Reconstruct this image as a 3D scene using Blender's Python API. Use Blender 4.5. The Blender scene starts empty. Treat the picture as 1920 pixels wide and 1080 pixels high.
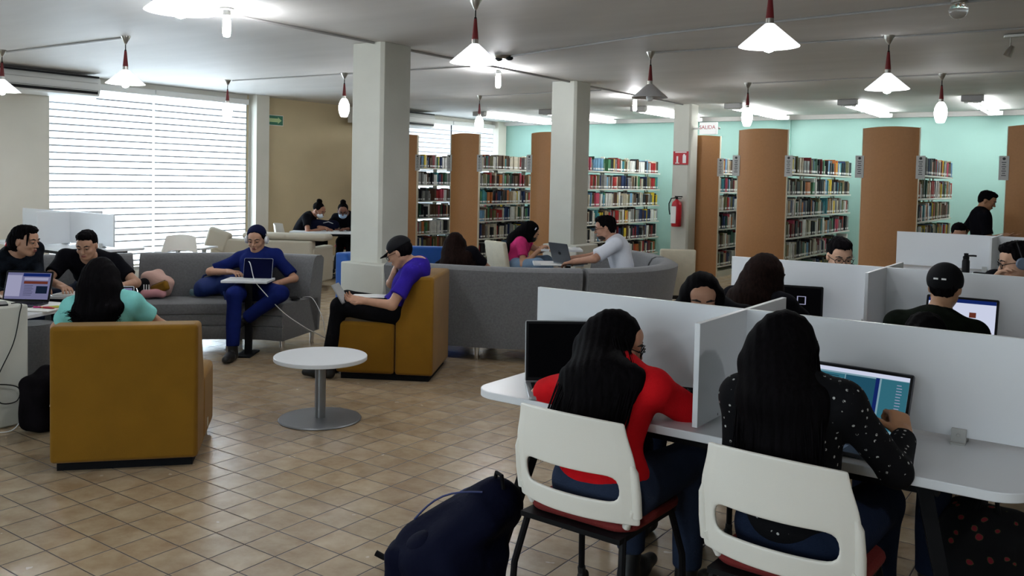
import bpy, bmesh, math, random
import numpy as np
from mathutils import Vector, Matrix
# ---------------------------------------------------------------- camera
SC = bpy.context.scene
COL = SC.collection
F_PX, YAW, PITCH, ROLL, PYC, CAM_H = 1640.0, -0.615155, 0.0425, 0.0215043, 404.48, 1.6
_cy, _sy, _cp, _sp = math.cos(YAW), math.sin(YAW), math.cos(PITCH), math.sin(PITCH)
CF = Vector((_sy*_cp, _cy*_cp, -_sp)); _r = Vector((_cy, -_sy, 0)); _u = _r.cross(CF)
CR = _r*math.cos(ROLL)+_u*math.sin(ROLL); CU = -_r*math.sin(ROLL)+_u*math.cos(ROLL)
cd = bpy.data.cameras.new('camera'); cam = bpy.data.objects.new('camera', cd); COL.objects.link(cam)
cd.sensor_width = 36.0; cd.lens = F_PX/1920*36.0
cd.shift_y = -(540-PYC)/1920; cd.clip_start = 0.05; cd.clip_end = 200
M = Matrix((( CR.x, CU.x, -CF.x, 0), (CR.y, CU.y, -CF.y, 0), (CR.z, CU.z, -CF.z, CAM_H), (0, 0, 0, 1)))
cam.matrix_world = M
SC.camera = cam
# ---------------------------------------------------------------- world, daylight, exposure
SC.view_settings.view_transform = 'Standard'; SC.view_settings.look = 'None'
SC.view_settings.gamma = 1.0; SC.view_settings.use_curve_mapping = False
SC.view_settings.exposure = 1.43
W = bpy.data.worlds.new('sky'); SC.world = W; W.use_nodes = True
bg = W.node_tree.nodes['Background']; bg.inputs[0].default_value = (0.86, 0.93, 1.0, 1); bg.inputs[1].default_value = 1.0
SC.cycles.max_bounces = 7; SC.cycles.diffuse_bounces = 4; SC.cycles.glossy_bounces = 3
SC.cycles.transparent_max_bounces = 8; SC.cycles.transmission_bounces = 4
SC.cycles.sample_clamp_indirect = 6.0; SC.cycles.caustics_reflective = False; SC.cycles.caustics_refractive = False
def daylight(name, loc, sy, sz, power, rot):
    ld = bpy.data.lights.new(name, 'AREA'); ld.shape = 'RECTANGLE'; ld.size = sz; ld.size_y = sy
    ld.energy = power; ld.color = (0.86, 0.93, 1.0)
    o = bpy.data.objects.new(name, ld); COL.objects.link(o); o.location = loc
    o.rotation_euler = rot                              # shines into the room
    return o
_L = (0, math.radians(-90), 0)
daylight('daylight', (-12.9, 7.6, 1.55), 3.6, 2.8, 260, _L)
daylight('daylight', (-12.9, 14.8, 1.6), 3.4, 2.8, 160, _L)
daylight('daylight', (-12.9, 1.7, 1.55), 4.2, 2.8, 260, _L)
daylight('daylight', (-3.0, -4.3, 1.7), 2.2, 7.0, 60, (math.radians(-90), 0, math.radians(180)))
random.seed(7)
R2 = math.radians
# ---------------------------------------------------------------- helpers
def tag(o, label=None, cat=None, group=None, kind=None):
    if label: o['label'] = label
    if cat: o['category'] = cat
    if group: o['group'] = group
    if kind: o['kind'] = kind
    return o
def empty(name, loc, rz=0.0, label=None, cat=None, group=None):
    o = bpy.data.objects.new(name, None); COL.objects.link(o); o.location = loc; o.rotation_euler = (0, 0, rz)
    o.empty_display_size = 0.1
    return tag(o, label, cat, group)
class MB:
    """collects shapes of one part"""
    def __init__(s): s.v = []; s.f = []; s.m = []
    def add(s, vs, fs, m=0, T=None):
        b = len(s.v)
        if T is not None: vs = [T @ Vector(p) for p in vs]
        s.v.extend([tuple(p) for p in vs]); s.f.extend([tuple(b+i for i in f) for f in fs]); s.m.extend([m]*len(fs)); return s
    def box(s, c, d, m=0, rz=0, T=None):
        x, y, z = d[0]/2, d[1]/2, d[2]/2
        vs = [(-x,-y,-z),(x,-y,-z),(x,y,-z),(-x,y,-z),(-x,-y,z),(x,-y,z),(x,y,z),(-x,y,z)]
        fs = [(0,3,2,1),(4,5,6,7),(0,1,5,4),(1,2,6,5),(2,3,7,6),(3,0,4,7)]
        Q = Matrix.Translation(c) @ Matrix.Rotation(rz, 4, 'Z')
        if T is not None: Q = T @ Q
        return s.add(vs, fs, m, Q)
    def prism(s, poly, z0, z1, m=0, T=None):
        n = len(poly)
        vs = [(p[0], p[1], z0) for p in poly]+[(p[0], p[1], z1) for p in poly]
        fs = [tuple(range(n-1,-1,-1)), tuple(range(n,2*n))]+[(i,(i+1)%n,n+(i+1)%n,n+i) for i in range(n)]
        return s.add(vs, fs, m, T)
    def lathe(s, prof, c=(0,0,0), seg=24, m=0, T=None, cap=True):
        vs = []; fs = []; n = len(prof)
        for i in range(seg):
            a = 2*math.pi*i/seg
            for r, z in prof: vs.append((c[0]+r*math.cos(a), c[1]+r*math.sin(a), c[2]+z))
        for i in range(seg):
            j = (i+1)%seg
            for k in range(n-1): fs.append((i*n+k, j*n+k, j*n+k+1, i*n+k+1))
        if cap:
            if prof[0][0] > 1e-5: fs.append(tuple(i*n for i in range(seg-1,-1,-1)))
            if prof[-1][0] > 1e-5: fs.append(tuple(i*n+n-1 for i in range(seg)))
        return s.add(vs, fs, m, T)
    def tube(s, pts, r, seg=8, m=0, T=None, closed=False):
        pts = [Vector(p) for p in pts]; n = len(pts); vs = []; fs = []
        rr = r if isinstance(r, (list, tuple)) else [r]*n
        up = Vector((0,0,1)); prev = None
        for i, p in enumerate(pts):
            if closed: t = pts[(i+1)%n]-pts[i-1]
            else: t = pts[min(i+1,n-1)]-pts[max(i-1,0)]
            t = t.normalized() if t.length > 1e-9 else Vector((0,0,1))
            if prev is None:
                a = t.cross(up)
                if a.length < 1e-3: a = t.cross(Vector((1,0,0)))
                a.normalize()
            else:
                a = prev-t*prev.dot(t)
                a = a.normalized() if a.length > 1e-6 else t.orthogonal().normalized()
            prev = a; b = t.cross(a)
            for k in range(seg):
                w = 2*math.pi*k/seg
                vs.append(p+(a*math.cos(w)+b*math.sin(w))*rr[i])
        for i in range(n if closed else n-1):
            j = (i+1)%n
            for k in range(seg):
                l = (k+1)%seg
                fs.append((i*seg+k, i*seg+l, j*seg+l, j*seg+k))
        if not closed: fs.append(tuple(range(seg-1,-1,-1))); fs.append(tuple((n-1)*seg+k for k in range(seg)))
        return s.add(vs, fs, m, T)
    def sphere(s, c, r, m=0, seg=16, rings=10, T=None):
        rx, ry, rz = (r, r, r) if not isinstance(r, (tuple, list)) else r
        vs = [(c[0], c[1], c[2]-rz)]; fs = []
        for i in range(1, rings):
            a = math.pi*i/rings-math.pi/2
            for k in range(seg):
                w = 2*math.pi*k/seg
                vs.append((c[0]+rx*math.cos(a)*math.cos(w), c[1]+ry*math.cos(a)*math.sin(w), c[2]+rz*math.sin(a)))
        vs.append((c[0], c[1], c[2]+rz)); L = len(vs)-1
        for k in range(seg):
            l = (k+1)%seg
            fs.append((0, 1+l, 1+k)); fs.append((L, L-seg+k, L-seg+l))
            for i in range(rings-2):
                a = 1+i*seg; fs.append((a+k, a+l, a+seg+l, a+seg+k))
        return s.add(vs, fs, m, T)
    def build(s, name, mats, parent=None, loc=(0,0,0), rz=0, bevel=0, seg=2, smooth=40, sub=0, solid=0, disp=None):
        me = bpy.data.meshes.new(name); me.from_pydata(s.v, [], s.f)
        if not isinstance(mats, (list, tuple)): mats = [mats]
        for m in mats: me.materials.append(m)
        if len(mats) > 1: me.polygons.foreach_set('material_index', s.m)
        me.update()
        if smooth:
            me.polygons.foreach_set('use_smooth', [True]*len(me.polygons))
            if smooth < 180: me.set_sharp_from_angle(angle=math.radians(smooth))
        o = bpy.data.objects.new(name, me); COL.objects.link(o); o.location = loc; o.rotation_euler = (0,0,rz)
        if parent is not None: o.parent = parent
        if solid:
            q = o.modifiers.new('solid', 'SOLIDIFY'); q.thickness = solid; q.offset = 0
        if bevel:
            q = o.modifiers.new('bevel', 'BEVEL'); q.width = bevel; q.segments = seg; q.limit_method = 'ANGLE'; q.angle_limit = math.radians(40)
            q.harden_normals = False
        if sub:
            q = o.modifiers.new('sub', 'SUBSURF'); q.levels = sub; q.render_levels = sub
        return o
def rrect(x0, y0, x1, y1, r, n=6):
    out = []
    for cx, cy, a0 in ((x1-r,y0+r,-90),(x1-r,y1-r,0),(x0+r,y1-r,90),(x0+r,y0+r,180)):
        for i in range(n+1):
            a = R2(a0+90*i/n); out.append((cx+r*math.cos(a), cy+r*math.sin(a)))
    return out
def copy_tree(o, parent=None):
    c = o.copy(); COL.objects.link(c); c.parent = parent
    for ch in [x for x in o.children]: copy_tree(ch, c)
    return c
def text_mb(mb, txt, size, T, m=0, depth=0.002):
    cu = bpy.data.curves.new('lettering', 'FONT'); cu.body = txt; cu.size = size; cu.extrude = depth; cu.align_x = 'CENTER'; cu.align_y = 'CENTER'
    ob = bpy.data.objects.new('lettering', cu)
    COL.objects.link(ob); dg = bpy.context.evaluated_depsgraph_get(); me = ob.evaluated_get(dg).to_mesh()
    mb.add([tuple(v.co) for v in me.vertices], [tuple(p.vertices) for p in me.polygons], m, T)
    ob.evaluated_get(dg).to_mesh_clear(); bpy.data.objects.remove(ob); bpy.data.curves.remove(cu)
# ---------------------------------------------------------------- materials
def nt(m):
    t = m.node_tree; return t, t.nodes, t.links
def mat(name, col, rough=0.6, metal=0.0, var=0.0, vscale=8.0, bump=0.0, bscale=60.0, spec=0.5, emit=None, estr=0, sheen=0, coat=0, stretch=None, trans=0, alpha=1, ior=1.45, col2=None):
    m = bpy.data.materials.new(name); m.use_nodes = True; t, N, L = nt(m); b = N['Principled BSDF']
    c = (*col, 1) if len(col) == 3 else col
    b.inputs['Base Color'].default_value = c; b.inputs['Roughness'].default_value = rough; b.inputs['Metallic'].default_value = metal
    b.inputs['Specular IOR Level'].default_value = spec; b.inputs['IOR'].default_value = ior
    if trans: b.inputs['Transmission Weight'].default_value = trans
    if sheen: b.inputs['Sheen Weight'].default_value = sheen; b.inputs['Sheen Roughness'].default_value = 0.5
    if coat: b.inputs['Coat Weight'].default_value = coat
    if emit: b.inputs['Emission Color'].default_value = (*emit, 1); b.inputs['Emission Strength'].default_value = estr
    tc = N.new('ShaderNodeTexCoord'); src = tc.outputs['Object']
    if stretch:
        mp = N.new('ShaderNodeMapping'); mp.inputs['Scale'].default_value = stretch; L.new(src, mp.inputs['Vector']); src = mp.outputs['Vector']
    if var or col2:
        n = N.new('ShaderNodeTexNoise'); n.inputs['Scale'].default_value = vscale; n.inputs['Detail'].default_value = 3; L.new(src, n.inputs['Vector'])
        mx = N.new('ShaderNodeMix'); mx.data_type = 'RGBA'
        k = var
        mx.inputs['A'].default_value = (*[max(0, x*(1-k)) for x in c[:3]], 1)
        mx.inputs['B'].default_value = (*col2, 1) if col2 else (*[min(1, x*(1+k)) for x in c[:3]], 1)
        rp = N.new('ShaderNodeMapRange'); rp.inputs['From Min'].default_value = .3; rp.inputs['From Max'].default_value = .7
        L.new(n.outputs['Fac'], rp.inputs['Value']); L.new(rp.outputs[0], mx.inputs['Factor']); L.new(mx.outputs['Result'], b.inputs['Base Color'])
    if bump:
        n = N.new('ShaderNodeTexNoise'); n.inputs['Scale'].default_value = bscale; n.inputs['Detail'].default_value = 2; L.new(src, n.inputs['Vector'])
        bp = N.new('ShaderNodeBump'); bp.inputs['Strength'].default_value = bump; bp.inputs['Distance'].default_value = 0.01
        L.new(n.outputs['Fac'], bp.inputs['Height']); L.new(bp.outputs[0], b.inputs['Normal'])
    return m
def emis(name, col, s):
    m = bpy.data.materials.new(name); m.use_nodes = True; t, N, L = nt(m)
    b = N['Principled BSDF']; b.inputs['Base Color'].default_value = (*[x*0.8 for x in col], 1)
    b.inputs['Emission Color'].default_value = (*col, 1); b.inputs['Emission Strength'].default_value = s
    if name.startswith('screen'): b.inputs['Specular IOR Level'].default_value = 0; b.inputs['Roughness'].default_value = 1; b.inputs['Base Color'].default_value = (.002,.002,.002,1)
    return m
MT = {}
MT['wall_white'] = mat('wall paint white', (.62,.60,.53), .8, var=.03, vscale=2, bump=.08, bscale=90)
MT['column'] = mat('column paint', (.52,.52,.46), .75, var=.04, vscale=3, bump=.1, bscale=40)
MT['wall_cream'] = mat('wall paint cream', (.56,.46,.29), .8, var=.05, vscale=1.5, bump=.1, bscale=60)
MT['teal'] = mat('wall paint teal', (.34,.56,.50), .75, var=.03, vscale=1.2, bump=.08, bscale=60)
MT['ceiling'] = mat('ceiling plaster', (.60,.585,.565), .62, var=.05, vscale=1.2, bump=.25, bscale=3.0, stretch=(.5,2.5,1), spec=.25)
MT['trim'] = mat('trim paint', (.6,.6,.55), .5)
MT['lam_white'] = mat('white laminate', (.70,.72,.74), .32, bump=.03, bscale=250, spec=.4)
MT['lam_edge'] = mat('white edge band', (.66,.66,.64), .4)
MT['plastic_white'] = mat('white chair plastic', (.80,.78,.71), .42, bump=.08, bscale=400, spec=.4)
MT['black'] = mat('black fabric', (.004,.004,.005), .85, bump=.3, bscale=30, spec=.15)
MT['black_metal'] = mat('black powder coated metal', (.005,.005,.006), .5, spec=.12)
MT['black_plastic'] = mat('black plastic', (.006,.006,.007), .45, spec=.15)
MT['rubber'] = mat('black rubber', (.01,.01,.01), .7)
MT['steel'] = mat('brushed steel', (.42,.43,.44), .35, 1.0, var=.05, vscale=20)
MT['chrome'] = mat('chrome', (.7,.7,.7), .15, 1.0)
MT['grey_steel'] = mat('grey lacquered steel', (.24,.245,.255), .38, .6, bump=.04, bscale=300)
MT['yellow'] = mat('mustard upholstery', (.19,.090,.004), .85, var=.06, vscale=6, bump=.15, bscale=260, sheen=.1, spec=.2)
MT['blue'] = mat('blue upholstery', (.02,.09,.34), .85, var=.08, vscale=6, bump=.15, bscale=260, sheen=.2, spec=.2)
MT['grey'] = mat('grey sofa wool', (.115,.115,.118), .9, var=.13, vscale=60, bump=.25, bscale=220, sheen=.25, spec=.15)
MT['beige'] = mat('beige sofa leatherette', (.42,.38,.30), .6, bump=.1, bscale=20)
MT['cream'] = mat('cream chair upholstery', (.60,.55,.42), .8, var=.05, vscale=12, bump=.2, bscale=40)
MT['darkwood'] = mat('dark stained wood', (.012,.008,.007), .45)
MT['orange'] = mat('orange melamine end panel', (.37,.175,.065), .5, var=.04, vscale=40, bump=.05, bscale=200, spec=.35)
MT['orange_edge'] = mat('pale edge band', (.62,.55,.42), .5)
MT['shelf'] = mat('shelf enamel cream', (.66,.66,.58), .4)
MT['shelf_grey'] = mat('grey steel bookend', (.42,.42,.40), .45)
MT['paper'] = mat('white paper', (.78,.78,.76), .7)
MT['label'] = mat('white spine label', (.8,.8,.77), .6)
MT['red_seat'] = mat('dark red seat fabric', (.16,.012,.01), .85, bump=.2, bscale=200)
MT['red_wood'] = mat('red lacquered wood', (.13,.008,.01), .3)
MT['nickel'] = mat('brushed nickel', (.42,.40,.36), .3, 1.0)
MT['bulb'] = emis('lit bulb', (.95,.97,1.0), 130)
MT['shade_lit'] = emis('lit glass shade', (.95,.97,1.0), .42)
MT['shade_oval'] = emis('lit oval glass', (.96,.98,1.0), 6.0)
MT['shade_off'] = mat('unlit glass shade', (.48,.46,.45), .35)
MT['tube'] = emis('lit fluorescent tube', (.95,.98,1.0), 14)
MT['white_plastic'] = mat('white plastic', (.68,.68,.66), .4)
MT['fixture'] = mat('white fixture enamel', (.7,.7,.68), .4)
MT['conduit'] = mat('painted conduit', (.34,.33,.32), .5)
MT['red'] = mat('signal red enamel', (.42,.012,.02), .3)
MT['green_sign'] = mat('green sign', (.015,.16,.09), .5)
MT['green_pale'] = mat('pale green arrow', (.45,.62,.30), .5)
def _glass():
    m = bpy.data.materials.new('window glass'); m.use_nodes = True; t, N, L = nt(m); N.remove(N['Principled BSDF'])
    tp = N.new('ShaderNodeBsdfTransparent'); tp.inputs[0].default_value = (.93,.97,.98,1); gl = N.new('ShaderNodeBsdfGlossy'); gl.inputs['Roughness'].default_value = .02
    fr = N.new('ShaderNodeFresnel'); fr.inputs[0].default_value = 1.45; c = N.new('ShaderNodeMixShader'); L.new(fr.outputs[0], c.inputs[0]); L.new(tp.outputs[0], c.inputs[1]); L.new(gl.outputs[0], c.inputs[2]); L.new(c.outputs[0], N['Material Output'].inputs[0]); return m
MT['glass'] = _glass()
def _floor():
    m = bpy.data.materials.new('glazed floor tiles'); m.use_nodes = True; t, N, L = nt(m); b = N['Principled BSDF']
    tc = N.new('ShaderNodeTexCoord'); mp = N.new('ShaderNodeMapping')
    TX, TY = .198, .1825
    mp.inputs['Location'].default_value = (3.055/TX, -2.926/TY, 0); mp.inputs['Scale'].default_value = (1/TX, 1/TY, 1); mp.vector_type = 'POINT'
    L.new(tc.outputs['Object'], mp.inputs['Vector'])
    sp = N.new('ShaderNodeSeparateXYZ'); L.new(mp.outputs[0], sp.inputs[0])
    def mth(op, a, bb=None, v=None):
        n = N.new('ShaderNodeMath'); n.operation = op; L.new(a, n.inputs[0])
        if bb is not None: L.new(bb, n.inputs[1])
        if v is not None: n.inputs[1].default_value = v
        return n.outputs[0]
    fx = mth('FRACT', sp.outputs[0]); fy = mth('FRACT', sp.outputs[1])
    ex = mth('MINIMUM', fx, mth('SUBTRACT', mth('MULTIPLY', fx, v=-1.0), v=-1.0)); ey = mth('MINIMUM', fy, mth('SUBTRACT', mth('MULTIPLY', fy, v=-1.0), v=-1.0))
    e = mth('MINIMUM', ex, ey)
    cell = N.new('ShaderNodeCombineXYZ'); L.new(mth('FLOOR', sp.outputs[0]), cell.inputs[0]); L.new(mth('FLOOR', sp.outputs[1]), cell.inputs[1])
    wn = N.new('ShaderNodeTexWhiteNoise'); L.new(cell.outputs[0], wn.inputs['Vector'])
    # per tile marbling
    ad = N.new('ShaderNodeVectorMath'); ad.operation = 'MULTIPLY_ADD'; L.new(wn.outputs['Color'], ad.inputs[0]); ad.inputs[1].default_value = (9, 9, 9); L.new(mp.outputs[0], ad.inputs[2])
    n1 = N.new('ShaderNodeTexNoise'); n1.inputs['Scale'].default_value = 1.1; n1.inputs['Detail'].default_value = 5; n1.inputs['Roughness'].default_value = .62; L.new(ad.outputs[0], n1.inputs['Vector'])
    cr = N.new('ShaderNodeValToRGB'); cr.color_ramp.elements[0].position = .30; cr.color_ramp.elements[0].color = (.30,.205,.12,1)
    cr.color_ramp.elements[1].position = .70; cr.color_ramp.elements[1].color = (.47,.37,.245,1)
    L.new(n1.outputs['Fac'], cr.inputs[0])
    hs = N.new('ShaderNodeHueSaturation'); L.new(cr.outputs[0], hs.inputs['Color'])
    mr = N.new('ShaderNodeMapRange'); mr.inputs['To Min'].default_value = .93; mr.inputs['To Max'].default_value = 1.06; L.new(wn.outputs['Value'], mr.inputs['Value']); L.new(mr.outputs[0], hs.inputs['Value'])
    g = N.new('ShaderNodeMapRange'); g.inputs['From Min'].default_value = .010; g.inputs['From Max'].default_value = .026; L.new(e, g.inputs['Value'])
    mx = N.new('ShaderNodeMix'); mx.data_type = 'RGBA'; mx.inputs['A'].default_value = (.055,.036,.022,1)
    L.new(g.outputs[0], mx.inputs['Factor']); L.new(hs.outputs[0], mx.inputs['B']); L.new(mx.outputs['Result'], b.inputs['Base Color'])
    rr = N.new('ShaderNodeMapRange'); rr.inputs['To Min'].default_value = .7; rr.inputs['To Max'].default_value = .2; L.new(g.outputs[0], rr.inputs['Value'])
    n2 = N.new('ShaderNodeTexNoise'); n2.inputs['Scale'].default_value = 2.2; L.new(mp.outputs[0], n2.inputs['Vector'])
    ra = mth('ADD', rr.outputs[0], mth('MULTIPLY', n2.outputs['Fac'], v=.10)); L.new(ra, b.inputs['Roughness'])
    # each tile lies a touch out of level, plus glaze ripple
    n3 = N.new('ShaderNodeTexNoise'); n3.inputs['Scale'].default_value = .9; n3.inputs['Detail'].default_value = 2; L.new(ad.outputs[0], n3.inputs['Vector'])
    hh = mth('ADD', mth('MULTIPLY', n3.outputs['Fac'], v=.35), mth('MULTIPLY', g.outputs[0], v=.22))
    bp = N.new('ShaderNodeBump'); bp.inputs['Strength'].default_value = .5; bp.inputs['Distance'].default_value = .006
    L.new(hh, bp.inputs['Height']); L.new(bp.outputs[0], b.inputs['Normal'])
    b.inputs['Specular IOR Level'].default_value = .6
    return m
MT['floor'] = _floor()
def _blind():
    m = bpy.data.materials.new('sheer blind fabric'); m.use_nodes = True; t, N, L = nt(m); N.remove(N['Principled BSDF'])
    tr = N.new('ShaderNodeBsdfTranslucent'); tr.inputs[0].default_value = (.9,.93,.96,1)
    tp = N.new('ShaderNodeBsdfTransparent'); tp.inputs[0].default_value = (.95,.97,1,1)
    df = N.new('ShaderNodeBsdfDiffuse'); df.inputs[0].default_value = (.7,.72,.75,1)
    a = N.new('ShaderNodeMixShader'); a.inputs[0].default_value = .45; L.new(tr.outputs[0], a.inputs[1]); L.new(tp.outputs[0], a.inputs[2])
    c = N.new('ShaderNodeMixShader'); c.inputs[0].default_value = .15; L.new(a.outputs[0], c.inputs[1]); L.new(df.outputs[0], c.inputs[2])
    L.new(c.outputs[0], N['Material Output'].inputs[0]); return m
MT['blind'] = _blind()
def _blind2():
    m = bpy.data.materials.new('dense blind hem'); m.use_nodes = True; t, N, L = nt(m); N.remove(N['Principled BSDF'])
    tr = N.new('ShaderNodeBsdfTranslucent'); tr.inputs[0].default_value = (.20,.23,.27,1)
    df = N.new('ShaderNodeBsdfDiffuse'); df.inputs[0].default_value = (.5,.53,.58,1)
    c = N.new('ShaderNodeMixShader'); c.inputs[0].default_value = .85; L.new(tr.outputs[0], c.inputs[1]); L.new(df.outputs[0], c.inputs[2])
    L.new(c.outputs[0], N['Material Output'].inputs[0]); return m
MT['hem'] = _blind2()
# ================================================================= ROOM
XW, YB, ZC = -12.05, 16.5, 2.89       # window wall, far teal wall, ceiling
XR, YF = 5.0, -3.5
def struct(name, mb, m, **k): return tag(mb.build(name, m, **k), kind='structure')
b = MB(); b.add([(XW-.3,YF-.2,0),(XR+.2,YF-.2,0),(XR+.2,YB+.2,0),(XW-.3,YB+.2,0)], [(0,1,2,3)]); struct('floor', b, MT['floor'], smooth=0)
b = MB(); b.box(((XW+XR)/2,(YB+YF)/2,ZC+.1),(XR-XW+.6,YB-YF+.6,.2)); struct('ceiling', b, MT['ceiling'], smooth=0)
b = MB(); b.box(((XW+XR)/2,YB+.1,ZC/2),(XR-XW+.4,.2,ZC)); b.box(((XW+XR)/2,YB-.03,2.70),(XR-XW,.06,.0)) if 0 else None; struct('wall_back', b, MT['teal'], smooth=0)
b = MB(); b.box(((XW+XR)/2,YB-.05,2.85),(XR-XW-.3,.1,.08)); struct('trim_1', b, MT['ceiling'], smooth=0)
b = MB(); b.box((-5.3,YB-.03,1.42),(.06,.06,2.78)); struct('trim_2', b, MT['teal'], smooth=0)
b = MB(); b.box((XR+.1,(YB+YF)/2,ZC/2),(.2,YB-YF+.4,ZC)); struct('wall_right', b, MT['wall_white'], smooth=0)
b = MB(); b.box((XW/2-3.25,YF-.1,ZC/2),(-XW-6.5+.3,.2,ZC)); b.box(((.5+XR)/2,YF-.1,ZC/2),(XR-.5+.3,.2,ZC)); b.box((-3.0,YF-.1,.4),(7.0,.2,.8)); b.box((-3.0,YF-.1,2.79),(7.0,.2,.2)); struct('wall_front', b, MT['wall_white'], smooth=0)
# window wall: openings y 6.0..9.34 and 13.2..16.17
def wallpiece(mb, y0, y1, z0=0.0, z1=ZC): mb.box((XW-.1,(y0+y1)/2,(z0+z1)/2),(.2,y1-y0,z1-z0))
b = MB(); wallpiece(b, YF, -.3); wallpiece(b, 3.7, 5.98); wallpiece(b, -.3, 3.7, 0, .12); wallpiece(b, -.3, 3.7, 2.8, ZC); wallpiece(b, 5.98, 9.36, 0, .12); wallpiece(b, 5.98, 9.36, 2.80, ZC); wallpiece(b, 13.15, 16.2, 0, .12); wallpiece(b, 13.15, 16.2, 2.80, ZC); wallpiece(b, 16.2, YB+.2)
b.box((XW+.03,4.2,1.445),(.06,1.9,2.89)); b.box((XW+.12,5.56,1.445),(.24,.84,2.89)); b.box((XW+.08,4.95,1.445),(.16,.2,2.89)); b.box((XW+.1,16.32,1.445),(.2,.3,2.89))
struct('wall_left', b, MT['wall_white'], smooth=0)
b = MB(); wallpiece(b, 9.36, 13.15); struct('wall_left', b, MT['wall_cream'], smooth=0)
b = MB(); b.box((XW+.1,9.52,1.445),(.22,.26,2.89)); struct('trim_3', b, MT['wall_white'], smooth=0)
b = MB(); b.box((XW+.12,11.5,2.62),(.22,2.6,.5)) if 0 else b.box((XW+.03,9.7,.06),(.05,7,.1)); struct('baseboard_left', b, MT['trim'], smooth=0)
def window(n, y0, y1, label_mull, z0=.12, z1=2.80):
    root = empty('window_%d'%n, (XW-.05, (y0+y1)/2, z0)); tag(root, kind='structure')
    cy = (y0+y1)/2; f = MB(); w = y1-y0; h = z1-z0; t = .05
    f.box((0,-w/2+t/2,h/2),(.08,t,h)); f.box((0,w/2-t/2,h/2),(.08,t,h)); f.box((0,0,t/2),(.08,w,t)); f.box((0,0,h-t/2),(.08,w,t))
    for q in label_mull: f.box((0,q-cy,h/2),(.06,.05,h))
    f.build('window_frame', MT['steel'], root, bevel=.004)
    g = MB(); g.box((-.02,0,h/2),(.006,w-.1,h-.1)); g.build('pane', MT['glass'], root, smooth=0)
    return root
window(1, 5.98, 9.36, (7.62,)); window(2, 13.15, 16.2, (14.65,))
window(3, -.3, 3.7, (1.7,))
_w = window(4, -6.5, .5, (-4.15,-1.85), .8, 2.69); _w.location = (-3.0, YF-.05, .8); _w.rotation_euler = (0, 0, R2(90))
def blind(name, y0, y1, zt, zb, pitch, label, group):
    root = empty(name, (XW+.05, (y0+y1)/2, zb), 0, label, 'blind', group)
    w = y1-y0; h = zt-zb
    a = MB(); a.add([(0,-w/2,0),(0,w/2,0),(0,w/2,h),(0,-w/2,h)], [(0,1,2,3)]); a.build('fabric', MT['blind'], root, smooth=0)
    s = MB(); n = int(h/pitch)
    for i in range(n):
        z = h-.12-i*pitch
        if z > .02: s.box((.006,0,z),(.004,w,.022))
    s.build('band', MT['hem'], root, smooth=0)
    c = MB(); c.box((.02,0,h+.045),(.09,w+.02,.09)); c.build('cassette', MT['white_plastic'], root, bevel=.01)
    r = MB(); r.box((.004,0,.0),(.03,w,.035)); r.build('bottom_rail', MT['white_plastic'], root, bevel=.006)
blind('roller_blind', 6.02, 7.60, 2.72, .2, .097, 'white zebra roller blind on the large window, half nearer the white desk screens', None)
blind('roller_blind', 7.64, 9.30, 2.72, .2, .097, 'white zebra roller blind on the large window, half next to the cream wall', None)
blind('roller_blind', 13.2, 14.63, 2.72, .2, .097, 'far zebra roller blind above the leftmost bookcases, left half', None)
blind('roller_blind', 14.67, 16.15, 2.72, .2, .097, 'far zebra roller blind above the leftmost bookcases, half next to the teal wall', None)
blind('roller_blind', -.28, 1.68, 2.72, .2, .097, 'roller blind outside the frame at the far left', None)
blind('roller_blind', 1.72, 3.68, 2.72, .2, .097, 'second roller blind outside the frame at the far left', None)
# columns
def column(n, x, y, plinth=None, shaft=.42, lab=None):
    mb = MB(); c = .03; s = shaft
    mb.prism([(x-s/2,y-s/2),(x+s/2-c,y-s/2),(x+s/2,y-s/2+c),(x+s/2,y+s/2),(x-s/2,y+s/2)], 0, ZC)
    o = struct('column', mb, MT['column'], bevel=.004)
    if plinth:
        px0, py0, px1, py1 = plinth; mb = MB(); mb.box(((px0+px1)/2,(py0+py1)/2,.375),(px1-px0,py1-py0,.75))
        tag(mb.build('column_plinth', MT['column'], bevel=.012), kind='structure')
column(1, -6.12, 6.37, (-6.32,6.04,-5.75,6.60), .40)
column(2, -6.13, 9.98, (-6.32,9.66,-5.80,10.22), .37)
column(3, -6.11, 13.62, None, .30)
column(4, -5.97, 2.38, (-6.17,2.14,-5.59,2.70), .40)
# ceiling conduits
def conduit(pts, r=.011, lab='', mat_='conduit'):
    mb = MB(); mb.tube(pts, r, 6); tag(mb.build('cable_conduit', MT[mat_]), lab, 'conduit')
Z1 = ZC-.011
conduit([(-6.02,2.6,Z1),(-6.02,6.15,Z1)], .013, 'ceiling conduit running to the nearest tall column')
conduit([(-6.05,6.62,Z1),(-6.05,9.8,Z1)], .013, 'ceiling conduit between the nearest column and the second column')
conduit([(-6.1,10.2,Z1),(-6.1,13.45,Z1)], .011, 'ceiling conduit between the second column and the extinguisher column')
conduit([(-10.6,4.7,Z1),(-8.0,4.78,Z1)], .011, 'thin ceiling conduit joining the two leftmost cone pendants')
conduit([(-10.3,7.75,Z1),(-8.2,7.88,Z1),(-6.15,7.98,Z1)], .009, 'thin ceiling conduit behind the oval pendants near the window')
conduit([(-3.95,7.95,Z1),(-1.8,8.02,Z1),(1.5,8.1,Z1)], .009, 'thin ceiling conduit joining the unlit pendant and its lit neighbour')
conduit([(-4.0,10.92,Z1),(-1.8,10.92,Z1),(1.5,10.95,Z1)], .008, 'thin ceiling conduit joining the two right-hand oval pendants')
conduit([(-8.4,10.94,Z1),(-6.2,10.9,Z1)], .008, 'thin ceiling conduit to the oval pendant above the left bookcases')
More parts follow.
